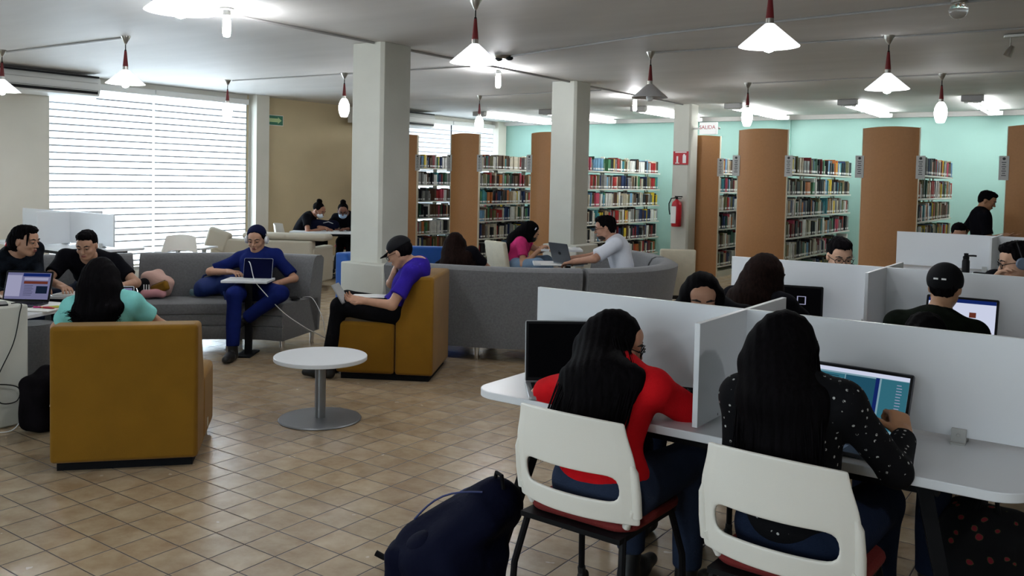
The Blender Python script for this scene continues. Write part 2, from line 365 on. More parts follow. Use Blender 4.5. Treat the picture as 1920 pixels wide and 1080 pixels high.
conduit([(-5.35,7.5,Z1),(-3.4,6.95,Z1),(-1.2,6.75,Z1),(1.2,6.6,Z1)], .010, 'long ceiling conduit from the ceiling sensor to the right')
# pendants
def pendant(kind, lit=True):
    root = empty('pendant_lamp', (0,0,0))
    c = MB(); c.lathe([(.046,0),(.046,-.006),(.010,-.075),(.007,-.078)], seg=20); c.build('canopy', MT['nickel'], root)
    r = MB(); r.tube([(0,0,-.07),(0,0,-.13)], .005, 8); r.sphere((0,0,-.135), .010); r.build('rod', MT['black_metal'], root)
    w = MB(); w.lathe([(.011,-.14),(.025,-.285),(.025,-.29)], seg=18); w.build('stem', MT['red_wood'], root)
    w = MB(); w.lathe([(.025,-.288),(.025,-.325)], seg=18); w.build('socket', MT['nickel'], root)
    if kind == 'cone':
        s = MB(); s.lathe([(.028,-.32),(.045,-.335),(.178,-.452),(.180,-.457),(.174,-.455),(.04,-.34)], seg=40, cap=False)
        s.build('lamp_shade', MT['shade_lit'] if lit else MT['shade_off'], root)
        bb = MB(); bb.lathe([(.012,-.33),(.018,-.37),(.034,-.42),(.036,-.455),(.026,-.485),(.0,-.495)], seg=20); bb.build('bulb', MT['bulb'] if lit else MT['white_plastic'], root)
    else:
        s = MB(); s.lathe([(.027,-.322),(.045,-.345),(.064,-.39),(.070,-.44),(.063,-.495),(.045,-.545),(.036,-.555),(.0,-.557)], seg=28)
        s.build('lamp_shade', MT['shade_oval'], root)
    return root
pend = {}
def place_pendant(kind, lit, x, y, label, group=None):
    k = (kind, lit)
    if k not in pend: o = pendant(kind, lit); pend[k] = o
    else: o = copy_tree(pend[k])
    o.location = (x, y, ZC); tag(o, label, 'pendant lamp', 'pendant lamps hanging from the ceiling'); return o
place_pendant('cone', True, -7.98, 4.77, 'lit cone glass pendant hanging in front of the large window')
place_pendant('cone', True, -10.18, 4.64, 'lit cone glass pendant at the far left edge beside the air conditioner')
place_pendant('cone', True, -4.09, 2.75, 'large lit cone glass pendant cut by the top edge, left of the tall column')
place_pendant('cone', True, -3.93, 5.05, 'lit cone glass pendant right of the nearest tall column')
place_pendant('cone', True, -1.83, 5.25, 'largest lit cone glass pendant over the desks on the right')
place_pendant('cone', False, -3.96, 7.94, 'unlit grey cone pendant between the second and third columns')
place_pendant('cone', True, -1.745, 8.0, 'lit cone glass pendant right of the largest one, farther back')
place_pendant('oval', True, -10.37, 7.72, 'lit oval glass pendant washed out against the large window')
place_pendant('oval', True, -8.2, 7.86, 'lit oval glass pendant against the cream wall')
place_pendant('oval', True, -8.4, 10.94, 'lit oval glass pendant above the left bookcases')
place_pendant('oval', True, -4.06, 10.92, 'lit oval glass pendant above the exit sign side bookcase')
place_pendant('oval', True, -1.8, 10.92, 'lit oval glass pendant nearest the right edge, against the teal wall')
# the same lamp grid goes on behind the camera
place_pendant('cone', True, 1.0, 1.6, 'lit cone glass pendant behind the viewer on the right')
place_pendant('cone', True, -2.0, -.6, 'lit cone glass pendant behind the viewer on the left')
for i, (x, y, lb) in enumerate(((-5.86,4.35,'bare tubular bulb on the ceiling near the large cone pendant at the top edge'),(-6.15,8.36,'bare tubular bulb on the ceiling between the first two columns'),(-6.2,11.94,'bare tubular bulb on the ceiling beside the unlit pendant'))):
    if i == 0:
        root = empty('bare_bulb_lamp', (x,y,ZC)); c = MB(); c.lathe([(.055,0),(.055,-.012),(.03,-.02),(.03,-.06)], seg=20); c.build('lamp_holder', MT['white_plastic'], root)
        c = MB(); c.lathe([(.022,-.06),(.026,-.08),(.03,-.10),(.03,-.2),(.022,-.222),(0,-.226)], seg=18); c.build('bulb', MT['bulb'], root); bb0 = root
    else: root = copy_tree(bb0); root.location = (x,y,ZC)
    tag(root, lb, 'ceiling lamp', 'bare bulbs along the column line')
# fluorescent fixtures
def fluor():
    root = empty('fluorescent_fixture', (0,0,0))
    bd = MB(); bd.box((0,0,-.025),(.11,2.44,.05)); bd.box((0,0,-.055),(.05,2.44,.03)); bd.build('housing', MT['fixture'], root, bevel=.005)
    for y in (-1.22, 0, 1.22):
        e = MB(); e.box((0,y,-.065),(.22,.03,.07)); e.build('tube_holder', MT['fixture'], root, bevel=.008)
    e = MB(); e.prism([(-.14,-1.33),(.14,-1.33),(.14,-1.22),(-.14,-1.22)], -.085, -.001); e.build('end_cap', MT['conduit'], root, bevel=.01)
    for x in (-.075,.075):
        for y in (-.61,.61):
            t_ = MB(); t_.tube([(x,y-.585,-.075),(x,y+.585,-.075)], .016, 10); t_.build('fluorescent_tube', MT['tube'], root)
    return root
fl = None
for i, (x, lb) in enumerate(((-10.45,'fluorescent fixture above the leftmost bookcases, beside the far window'),(-8.9,'fluorescent fixture behind the second column'),(-7.0,'fluorescent fixture left of the extinguisher column'),(-5.3,'fluorescent fixture right of the exit sign'),(-3.52,'fluorescent fixture between the two widest orange panels'),(-1.85,'fluorescent fixture nearest the right edge'),(-.1,'fluorescent fixture beyond the right edge'))):
    if fl is None: fl = fluor(); o = fl
    else: o = copy_tree(fl)
    o.location = (x, 14.9, ZC-.0005); tag(o, lb, 'ceiling light', 'fluorescent fixtures above the bookcases')
# air conditioners
def aircon(y0, y1, label, xx=-11.7):
    L_ = y1-y0; root = empty('air_conditioner', (xx, (y0+y1)/2, 2.55), 0, label, 'air conditioner')
    pr = [(-.32,.31),(.10,.31),(.16,.26),(.18,.16),(.13,.04),(.02,0),(-.32,.02)]
    b_ = MB(); b_.add([(p[0],-L_/2,p[1]) for p in pr]+[(p[0],L_/2,p[1]) for p in pr], [tuple(range(6,-1,-1)), tuple(range(7,14))]+[(i,(i+1)%7,7+(i+1)%7,7+i) for i in range(7)])
    b_.build('body', MT['white_plastic'], root, bevel=.008)
    g = MB(); g.box((.168,0,.085),(.03,L_-.1,.05), T=Matrix.Identity(4)); g.box((.165,0,.285),(.03,L_-.06,.022)); g.build('air_outlet', MT['black_plastic'], root)
    l = MB(); l.box((.186,0,.10),(.006,L_-.12,.012)); l.box((.178,0,.205),(.014,L_-.1,.008)); l.build('louvre', MT['shelf_grey'], root)
aircon(4.55, 6.47, 'large white air conditioner under the ceiling at the left edge', -11.58)
aircon(11.5, 13.42, 'white air conditioner partly hidden behind the nearest column', -11.58)
# sensor, dome and spotlight
root = empty('ceiling_sensor', (-5.46,7.52,ZC), 0, 'dark two-lamp emergency unit on the ceiling by the second column', 'ceiling sensor')
m_ = MB(); m_.lathe([(.10,0),(.09,-.015),(.04,-.03),(0,-.03)], seg=20); m_.build('base', MT['nickel'], root)
for s in (-1,1):
    m_ = MB(); m_.sphere((s*.07,0,-.03),(.045,.03,.022)); m_.build('lamp_head', MT['black_plastic'], root)
root = empty('smoke_detector', (-1.02,6.70,ZC), 0, 'clear glass ball fitting on the ceiling at the top edge', 'ceiling fitting')
m_ = MB(); m_.lathe([(.05,0),(.05,-.02),(.02,-.03)], seg=20); m_.build('base', MT['nickel'], root)
m_ = MB(); m_.sphere((0,0,-.07), .062); m_.build('glass_ball', mat('clear fitting glass',(.9,.92,.9),.05,trans=.9), root)
root = empty('track_spotlight', (-.86,8.35,ZC), 0, 'small nickel spotlight on the ceiling near the top right corner', 'spotlight')
m_ = MB(); m_.box((.04,0,-.02),(.2,.05,.03)); m_.build('track', MT['nickel'], root, bevel=.005)
m_ = MB(); m_.tube([(-.01,0,-.03),(-.01,0,-.1)], .006); m_.build('arm', MT['nickel'], root)
m_ = MB(); m_.lathe([(.018,.04),(.03,.0),(.034,-.05),(.028,-.045)], seg=16, T=Matrix.Translation((-.01,0,-.14))@Matrix.Rotation(R2(25),4,'Y')); m_.build('spot_head', MT['nickel'], root)
# signs
root = empty('exit_sign', (-5.90,13.60,2.38), 0, 'white illuminated box sign reading SALIDA beside the extinguisher column', 'exit sign')
m_ = MB(); m_.box((.2,0,.11),(.30,.06,.20)); m_.build('sign_box', mat('sign box white',(.75,.75,.72),.4,emit=(1,1,1),estr=.12), root, bevel=.008)
m_ = MB(); text_mb(m_, 'SALIDA', .085, Matrix.Translation((.19,-.032,.125))@Matrix.Rotation(R2(90),4,'X')); m_.build('lettering', MT['red'], root)
m_ = MB(); m_.box((-.01,0,.11),(.12,.03,.03)); m_.build('bracket', MT['white_plastic'], root)
m_ = MB(); m_.sphere((.38,0,.11), .022); m_.build('lamp_head', MT['white_plastic'], root)
root = empty('exit_arrow_sign', (XW+.005,9.93,2.51), 0, 'green arrow sign on the cream wall', 'sign')
m_ = MB(); m_.box((0,0,0),(.01,.34,.16)); m_.build('board', MT['green_sign'], root)
m_ = MB(); m_.box((.003,0,0),(.008,.36,.18)); m_.build('border', MT['paper'], root)
root.children[0].location.x = .004
m_ = MB(); T_ = Matrix.Translation((.012,0,0))@Matrix.Rotation(R2(90),4,'Z')@Matrix.Rotation(R2(90),4,'X')
m_.prism([(-.13,-.032),(.06,-.032),(.06,-.055),(.14,0),(.06,.055),(.06,.032),(-.13,.032)], 0, .002, T=T_); m_.build('arrow', MT['green_pale'], root)
root = empty('extinguisher_sign', (-6.11,13.455,2.0), 0, 'red fire extinguisher sign on the third column', 'sign')
m_ = MB(); m_.box((0,0,0),(.27,.006,.22)); m_.build('board', MT['red'], root)
m_ = MB(); m_.box((0,-.005,.095),(.2,.003,.018)); m_.box((-.06,-.005,-.03),(.03,.003,.12)); m_.box((-.06,-.005,-.085),(.07,.003,.015)); m_.box((.065,-.005,-.02),(.06,.003,.13)); m_.box((.06,-.005,.055),(.03,.003,.02)); m_.build('pictogram', MT['paper'], root)
# fire extinguisher
root = empty('fire_extinguisher', (-6.12,13.37,.86), 0, 'red fire extinguisher hanging on the third column', 'fire extinguisher')
m_ = MB(); m_.lathe([(.0,.0),(.075,.005),(.082,.02),(.082,.36),(.07,.41),(.03,.44),(.025,.455),(0,.456)], seg=28); m_.build('cylinder', MT['red'], root)
m_ = MB(); m_.box((-.02,-.079,.2),(.09,.012,.28)); m_.build('instruction_label', MT['paper'], root, bevel=.003)
m_ = MB(); m_.tube([(0,0,.45),(0,0,.49)], .02); m_.box((.03,0,.5),(.13,.02,.02)); m_.box((.03,0,.47),(.10,.02,.012)); m_.build('valve_handle', MT['black_plastic'], root)
m_ = MB(); m_.tube([(-.02,0,.48),(-.09,-.02,.47),(-.125,-.03,.38),(-.12,-.03,.28),(-.10,-.04,.2)], .010, 8); m_.build('hose', MT['black_plastic'], root)
# ================================================================= BOOKCASES
LV = [.19, .505, .82, 1.135, 1.45, 1.77]
SHELFWORD = ['bottom','second lowest','third lowest','third','second','top']
BCOL = {'black':(.008,.008,.012),'dark blue':(.012,.025,.09),'dark red':(.16,.01,.012),'red':(.36,.02,.02),'orange':(.42,.13,.03),'brown':(.09,.045,.025),'cream':(.55,.5,.38),'white':(.68,.68,.64),'grey':(.22,.22,.21),'dark green':(.02,.07,.04),'green':(.06,.20,.09),'teal':(.05,.24,.27),'light blue':(.16,.33,.5),'yellow':(.62,.45,.03),'pink':(.5,.07,.12),'olive':(.14,.13,.05),'tan':(.34,.24,.14)}
BW = [('black',16),('dark blue',6),('dark red',5),('red',4),('orange',4),('brown',8),('cream',12),('white',9),('grey',10),('dark green',4),('green',3),('teal',3),('light blue',3),('yellow',3),('pink',2),('olive',5),('tan',5)]
BMAT = {k: mat(k+' book cover', v, .45, var=.12, vscale=14) for k, v in BCOL.items()}
BNAMES = list(BCOL)
def book_shape(mb, T, th, dp, h, cm, band=True):
    # spine faces local -X ... depth runs to +X ; T places it
    mb.box((dp/2+.002, 0, h/2), (dp-.008, th-.004, h-.008), 0, T=T)                 # pages
    mb.box((dp/2, th/2-.0012, h/2), (dp, .0024, h), cm, T=T); mb.box((dp/2, -th/2+.0012, h/2), (dp, .0024, h), cm, T=T)
    mb.box((-.001, 0, h/2), (.004, th, h), cm, T=T)
    if band: mb.box((-.004, 0, .035), (.003, th*.92, .03), 1, T=T)
PAGES = mat('book pages', (.6,.56,.45), .8)
cand = []
def bookcase(x0, x1, yf, yl, label, levels=LV, occl=None, signs=(1,1), rear=True):
    """x0..x1 end panel, yf front, runs to yl, books face +X"""
    xc = (x0+x1)/2; w = x1-x0; face = x1-.04; D = w-.08
    root = empty('bookcase', (xc, yf, 0), 0, 'steel '+label+', with orange end panel', 'bookcase', 'bookcases with orange end panels')
    n = 14; pts = []
    for i in range(n+1):
        t = -1+2*i/n; pts.append((t*w/2, -.07*(1-t*t)))
    mb = MB(); top = []
    o_, i_ = [(p[0],p[1]-.02) for p in pts], [(p[0],p[1]+.02) for p in pts]
    vs = []; fs = []
    for k, (px, py) in enumerate(o_+i_):
        t = px/(w/2); vs.append((px,py,.02)); vs.append((px,py,2.375+.018*(1-t*t)))
    m = n+1
    for k in range(n):
        fs.append((2*k,2*(k+1),2*(k+1)+1,2*k+1)); a = 2*m
        fs.append((a+2*k,a+2*k+1,a+2*(k+1)+1,a+2*(k+1)))
        fs.append((2*k+1,2*(k+1)+1,a+2*(k+1)+1,a+2*k+1)); fs.append((2*k,a+2*k,a+2*(k+1),2*(k+1)))
    fs.append((0,1,2*m+1,2*m)); fs.append((2*n,2*m+2*n,2*m+2*n+1,2*n+1))
    mb.add(vs, fs); mb.build('end_panel', MT['orange'], root, smooth=30)
    e = MB(); e.box((-w/2-.004,0,1.2),(.008,.045,2.36)); e.box((w/2+.004,0,1.2),(.008,.045,2.36)); e.build('edge_band', MT['orange_edge'], root, smooth=0)
    # steel frame
    L_ = yl-yf
    u = MB(); ys = [.06]+[L_*k/4 for k in (1,2,3)]+[L_-.02]
    for y in ys:
        for x in (-.02,.02): u.box((x*1.2,y,1.02),(.02,.04,2.04))
    u.build('upright', MT['shelf'], root, smooth=0)
    for y0_ in (0,):
        bs = MB(); bs.box((0,L_/2+.02,.05),(D,L_-.04,.10)); bs.build('base', MT['shelf'], root, smooth=0)
    for z in levels:
        s = MB()
        for sx in (-1,1): s.box((sx*(D/4+.012),L_/2+.02,z-.014),(D/2-.03,L_-.05,.026))
        s.build('shelf', MT['shelf'], root, bevel=.003)
    for sx, on in zip((-1,1), signs):
        if on:
            s = MB(); s.box((sx*(w/2+.03),-.03,1.86),(.11,.012,.30),0); 
            for q in range(7): s.box((sx*(w/2+.03)-.0,-.038,1.93-q*.027),(.035 if q%2 else .05,.003,.009),1)
            s.lathe([(.018,-.001),(.018,.001)], seg=14, m=1, T=Matrix.Translation((sx*(w/2+.03),-.038,1.975))@Matrix.Rotation(R2(90),4,'X'))
            s.build('label_holder', [MT['shelf_grey'],MT['lettering']], root)
    # books
    rnd = random.Random(int(abs(x0)*1000))
    desc = label
    for li, z in enumerate(levels):
        y = yf+.09; cur = rnd.choice(BNAMES); hh = .22; nb = 0; prv = None
        while y < yl-.12:
            if rnd.random() < .10 : y += rnd.uniform(.01,.05)
            big = rnd.random() < .30
            th = rnd.uniform(.018,.034) if not big else rnd.uniform(.035,.065)
            h = rnd.uniform(.19,.255); dp = rnd.uniform(.14,.19)
            if y+th > yl-.05: break
            if rnd.random() < .62:
                cur = rnd.choices([b_[0] for b_ in BW],[b_[1] for b_ in BW])[0]; hh = h
            else: h = hh
            tl = 0.0
            if rnd.random() < .06: tl = rnd.uniform(.04,.12); y += .02
            cand.append([face-rnd.uniform(.0,.02), y+th/2, z, th, dp, h, cur, tl, li, desc, occl, prv, None])
            if nb: cand[-2][12] = cur
            prv = cur; nb += 1
            y += th+rnd.uniform(.0005,.003)
            if rnd.random() < .045:
                be = MB(); be.prism([(0,0),(.064,0),(.064,.003),(.003,.003),(.003,.14),(0,.14)], 0, .12, T=Matrix.Translation((face-xc-.12,y+.004-yf,z+.0005))@Matrix(((0,0,1,0),(1,0,0,0),(0,1,0,0),(0,0,0,1)))); be.build('bookend', MT['shelf_grey'], root, smooth=0); y += .012
                if rnd.random() < .5: y += rnd.uniform(.03,.14)
    if rear:
        mb = MB(); rr = random.Random(5)
        for z in levels:
            y = .12
            while y < L_-.1:
                th = rr.uniform(.03,.09); h = rr.uniform(.19,.26)
                if rr.random() < (.9 if rear is True else rear): mb.box((-w/2+.04+.085, y+th/2, z+h/2), (.16, th-.002, h), rr.choice([0,0,1,2,3]))
                y += th
        o = mb.build('book_row', [BMAT['black'],BMAT['brown'],BMAT['dark green'],BMAT['grey']], None, loc=(xc,yf,0), smooth=0)
        tag(o, 'row of dark books seen from behind through the '+desc, 'books', None, 'stuff')
    return root
MT['lettering'] = mat('dark lettering', (.03,.03,.03), .6)
bookcase(-11.66,-10.96,12.4,16.1,'bookcase beside the nearest tall column', occl=(783,847), signs=(0,1), rear=.45)
bookcase(-10.13,-9.50,12.4,16.1,'bookcase behind the brown-haired person', occl=(896,999), rear=.6)
bookcase(-8.37,-7.70,12.4,16.1,'bookcase right of the second column', occl=(1096,1254), signs=(1,0), rear=.85)
bookcase(-6.30,-5.62,13.92,16.3,'bookcase under the SALIDA sign', occl=(1330,1388), signs=(0,1), rear=.9)
bookcase(-4.71,-4.00,12.4,16.1,'bookcase behind the glasses person', occl=(1477,1612), rear=.9)
bookcase(-2.98,-2.28,12.4,15.4,'bookcase left of the standing person', occl=(1720,1795), rear=.9)
bookcase(-1.27,-.57,12.4,16.0,'bookcase at the right edge', occl=(3000,3001), rear=.9)
def proj(p):
    v = Vector(p)-Vector((0,0,CAM_H)); w = v.dot(CF); return 960+F_PX*v.dot(CR)/w, PYC-F_PX*v.dot(CU)/w, w
def visible(c):
    px, py, w = proj((c[0],c[1],c[2]+c[5]/2)); a = c[10]
    if px < a[0] or px > a[1]: return False
    lim = 500
    if 1000 < px < 1260: lim = 470
    if 1470 < px < 1620: lim = 487
    if 1715 < px < 1800: lim = 438
    return py < lim
def book_T(c): return Matrix.Translation((c[0],c[1],c[2]+.001))@Matrix.Rotation(math.pi,4,'Z')@Matrix.Rotation(c[7],4,'X')
cand.sort(key=lambda c: (not visible(c), proj((c[0],c[1],c[2]))[2]))
rest = MB(); nind = 0
for c in cand:
    if nind < 300 and visible(c):
        mb = MB(); T = Matrix.Rotation(math.pi,4,'Z')@Matrix.Rotation(c[7],4,'X'); book_shape(mb, T, c[3], c[4], c[5], 2)
        o = mb.build('book', [PAGES, MT['label'], BMAT[c[6]]], None, loc=(c[0],c[1],c[2]+.001), smooth=0)
        sz = 'wide' if c[3] > .045 else ('thick' if c[3] > .030 else ('thin' if c[3] > .024 else 'slim'))
        if c[7]: sz = 'leaning'
        elif c[5] > .238: sz = 'tall '+sz
        sw = SHELFWORD[c[8]]; nb_ = (c[11] or '', c[12] or '')
        cs = {'bookcase behind the glasses person':'case behind glasses person', 'bookcase left of the standing person':'case left of standing person','bookcase under the SALIDA sign':'case under SALIDA sign','bookcase right of the second column':'case by second column','bookcase behind the brown-haired person':'case behind brown-haired person','bookcase beside the nearest tall column':'case beside nearest column'}[c[9]]
        lb_ = '%s %s book between %s, %s shelf, %s' % (sz, c[6], (nb_[0]+' and '+nb_[1]) if all(nb_) else 'shelf end and '+(nb_[0] or nb_[1]), sw, cs)
        if len(lb_.split()) > 16: lb_ = lb_.replace('dark ','').replace('tall ','')
        lb_ = ' '.join(lb_.split()[:16])
        tag(o, lb_, 'book', 'books on the %s shelf of the %s' % (sw, c[9]))
        nind += 1
    else:
        if c[10][0] > 2000 and c[1] > 14: continue
        book_shape(rest, book_T(c), c[3], c[4], c[5], 2+BNAMES.index(c[6]))
o = rest.build('book_rows', [PAGES, MT['label']]+[BMAT[k] for k in BNAMES], None, smooth=0)
tag(o, 'remaining smaller and more distant books filling the bookcase shelves', 'books', None, 'stuff')
# ================================================================= DESKS
def desk(x0, x1, yc, xd, label, D=.96, legs=True, zt=.74, ztop=1.115):
    root = empty('study_desk', ((x0+x1)/2, yc, 0), 0, label, 'desk', 'white study desks with upright screens')
    hx = (x1-x0)/2; d = xd-(x0+x1)/2
    m = MB(); m.prism(rrect(-hx,-D/2,hx,D/2,.11,8), zt-.03, zt, 0); m.build('tabletop', MT['lam_white'], root, bevel=.003, smooth=30)
    m = MB(); m.box((0,0,(ztop+zt+.02)/2),(2*hx-.02,.02,ztop-zt-.02)); m.build('long_screen', MT['lam_white'], root, bevel=.0015)
    for sy in (-1,1):
        m = MB(); m.box((d,sy*(D/4-.005),(ztop+zt+.012)/2),(.02,D/2-.03,ztop-zt-.012)); m.build('cross_screen', MT['lam_white'], root, bevel=.0015)
        for bx in (d-.10, hx-.25):
            m = MB(); m.box((bx,sy*.02,zt+.025),(.045,.018,.05)); m.box((bx,sy*.03,zt+.003),(.045,.03,.006)); m.lathe([(.006,0),(.006,.002)], seg=10, T=Matrix.Translation((bx,sy*.0305,zt+.03))@Matrix.Rotation(R2(90),4,'X')); m.build('screen_bracket', MT['shelf_grey'], root, bevel=.002)
    for sx in (-1,1):
        for sy in (-1,1):
            m = MB(); m.tube([(sx*(hx-.30),sy*(D/2-.12),zt-.04),(sx*(hx-.12),sy*(D/2-.02),.0)], [.032,.024], 4); m.build('leg', MT['black_metal'], root)
    m = MB(); m.box((0,-D/2+.12,zt-.055),(2*hx-.5,.04,.05)); m.box((0,D/2-.12,zt-.055),(2*hx-.5,.04,.05)); m.box((-hx+.3,0,zt-.055),(.04,D-.24,.05)); m.box((hx-.3,0,zt-.055),(.04,D-.24,.05)); m.build('under_frame', MT['black_metal'], root)
    return root
desk(-2.17,-.19,3.28,-1.20,'nearest white four-seat desk with screens, where the person in red sits')
desk(-2.16,-.10,5.60,-1.19,'second white desk with screens, where the person in the backwards cap sits')
desk(-2.08,-.02,10.24,-1.11,'farthest white desk with screens, in front of the standing person')
desk(-11.0,-8.98,5.25,-9.9,'white desk with screens near the large window at the left', D=.8)
# ================================================================= WHITE CHAIRS
def task_chair(seat_m):
    root = empty('task_chair', (0,0,0))
    # back: local x right, y back(-) ; plane at y=-.22, top z .87, bottom z .55
    def pt(u, z):
        w = .205+.022*(1-((z-.62)/.25)**2)-(.012 if z > .8 else 0)
        x = u*w*1.07; y = -.215-.055*(z-.55)/.3+.075*u*u; return (x, y, z-.045-.02*(u*u-.5)*(1 if z > .7 else .3))
    us = [-1,-.93,-.80,-.78,-.5,-.2,.2,.5,.78,.80,.93,1]; zs = [.520,.530,.585,.592,.684,.694,.76,.82,.866,.872]
    m = MB(); vs = [pt(u,z) for z in zs for u in us]; fs = []; n = len(us)
    for j in range(len(zs)-1):
        for i in range(n-1):
            if 2 < i < 8 and 2 < j < 4: continue
            fs.append((j*n+i,j*n+i+1,(j+1)*n+i+1,(j+1)*n+i))
    m.add(vs, fs); m.build('backrest', MT['plastic_white'], root, solid=.014, sub=2, smooth=180)
    for s in (-1,1):
        m = MB(); m.tube([pt(s*.965,.55),pt(s*.965,.62),pt(s*.965,.70),pt(s*.95,.735)], [.017,.017,.015,.008], 10); m.tube([pt(s*.93,.575),(s*.19,-.14,.46),(s*.18,-.10,.44)], [.014,.014,.012], 10); m.build('side_arm', MT['plastic_white'], root)
    m = MB(); vs = []; 
    m.prism(rrect(-.215,-.165,.215,.25,.08,6), .435, .468); m.build('seat', seat_m, root, bevel=.015, seg=3)
    m = MB(); m.box((0,.0,.425),(.40,.40,.018)); m.build('seat_frame', MT['black_metal'], root)
    for sx in (-1,1):
        for sy, y in ((-1,-.2),(1,.22)):
            l = MB(); l.tube([(sx*.19,y*.8,.43),(sx*.215,y*1.05,.25),(sx*.22,y*1.1,.07)], .0125, 8); lo = l.build('leg', MT['black_metal'], root)
            c = MB(); c.lathe([(.027,-.011),(.030,-.006),(.030,.006),(.027,.011)], seg=16, T=Matrix.Translation((sx*.22,y*1.1+.012,.030))@Matrix.Rotation(R2(90),4,'Y')); c.tube([(sx*.22,y*1.1,.075),(sx*.22,y*1.1+.005,.045)], .016, 8)
            c.build('castor', MT['rubber'], lo)
    return root
tc0 = None
def place_chair(x, y, rz, label):
    global tc0
    if tc0 is None: tc0 = task_chair(MT['red_seat']); o = tc0
    else: o = copy_tree(tc0)
    o.location = (x,y,0); o.rotation_euler = (0,0,R2(rz)); return tag(o, label, 'chair', 'white task chairs at the desks')
place_chair(-1.50,2.70,-2,'white plastic task chair under the person in red')
place_chair(-.795,2.68,-3,'white plastic task chair under the person in the dotted blouse')
place_chair(-1.62,3.98,178,'white task chair across the nearest desk, under the person whose forehead shows')
place_chair(-.66,3.98,182,'white task chair across the nearest desk, behind the dotted blouse person')
place_chair(-1.70,4.78,0,'white task chair at the second desk under the long-haired person')
place_chair(-.80,4.86,0,'white task chair at the second desk under the person in the backwards cap')
place_chair(-1.62,6.35,180,'white task chair behind the second desk under the person in glasses')
place_chair(-.55,6.35,180,'white task chair behind the second desk at the right edge')
place_chair(-1.62,11.05,180,'white task chair behind the farthest desk')
place_chair(-9.25,6.10,200,'white task chair in front of the large window')
place_chair(-10.55,9.05,-55,'white task chair beside the cream wall under the leaning masked person')
place_chair(-10.22,10.0,145,'white task chair under the masked person with the topknot')
# ================================================================= ARMCHAIRS
def armchair(m_):
    root = empty('armchair', (0,0,0))     # back towards -Y, front +Y ; width along X .74
    w = .37
    s = MB(); s.add([(-w,.0,.045),(w,.0,.045),(w,.47,.045),(-w,.47,.045),(-w,.0,.43),(w,.0,.43),(w,.47,.43),(-w,.47,.43)], [(0,3,2,1),(4,5,6,7),(0,1,5,4),(1,2,6,5),(2,3,7,6),(3,0,4,7)])
    s.build('seat', m_, root, bevel=.03, seg=3)
    pr = [(-.305,.045),(-.305,.775),(-.145,.775),(-.005,.43),(-.005,.045)]
    b_ = MB(); n = len(pr); b_.add([(-w,p[0],p[1]) for p in pr]+[(w,p[0],p[1]) for p in pr], [tuple(range(n)), tuple(range(2*n-1,n-1,-1))]+[(i,n+i,n+(i+1)%n,(i+1)%n) for i in range(n)])
    b_.build('backrest', m_, root, bevel=.022, seg=3)
    k = MB(); k.box((0,.08,.0225),(.68,.70,.045)); k.build('plinth_base', MT['black'], root)
    t_ = MB(); t_.box((.371,.16,.115),(.004,.045,.05)); t_.build('maker_tag', MT['shelf_grey'], root)
    return root
ar = {}
def place_arm(key, x, y, ang, label, h=1.0, w=1.0):
    """ang: direction the chair faces, degrees from +X ; x,y centre of the back's foot line"""
    if key not in ar: ar[key] = armchair(MT[key]); o = ar[key]
    else: o = copy_tree(ar[key])
    a = R2(ang-90); o.location = (x,y,0); o.rotation_euler = (0,0,a); o.scale = (w,1,h); return tag(o, label, 'armchair', 'block armchairs')
def arm_from_corner(cx, cy, ang, hw=.37):
    """cx,cy: rear corner on the chair's right-hand side (looking where it faces)"""
    f = Vector((math.cos(R2(ang)),math.sin(R2(ang)))); r_ = Vector((f.y,-f.x)); c = Vector((cx,cy))-r_*hw+f*.305; return c.x, c.y
# chair 1: rear corners (-4.583,2.306) (-4.084,2.864); faces upper left in plan
x_, y_ = arm_from_corner(-4.084,2.864,138.2); place_arm('yellow', x_, y_, 138.2, 'mustard armchair seen from behind, with the curly-haired person in it')
x_, y_ = arm_from_corner(-4.371,5.158,209.8)
f_ = Vector((math.cos(R2(209.8)),math.sin(R2(209.8)))); r_ = Vector((f_.y,-f_.x)); c_ = Vector((-4.371,5.158))+r_*.37+f_*.305
place_arm('yellow', c_.x, c_.y, 209.8, 'mustard armchair seen from its side, with the person in the black cap', 1.06)
place_arm('blue', -6.95+.305, 6.56+.37, 0, 'blue armchair standing behind the nearest column plinth', .99)
place_arm('blue', -6.85, 8.1, 125, 'blue armchair seen from behind, near the long brown-haired person', 1.0)
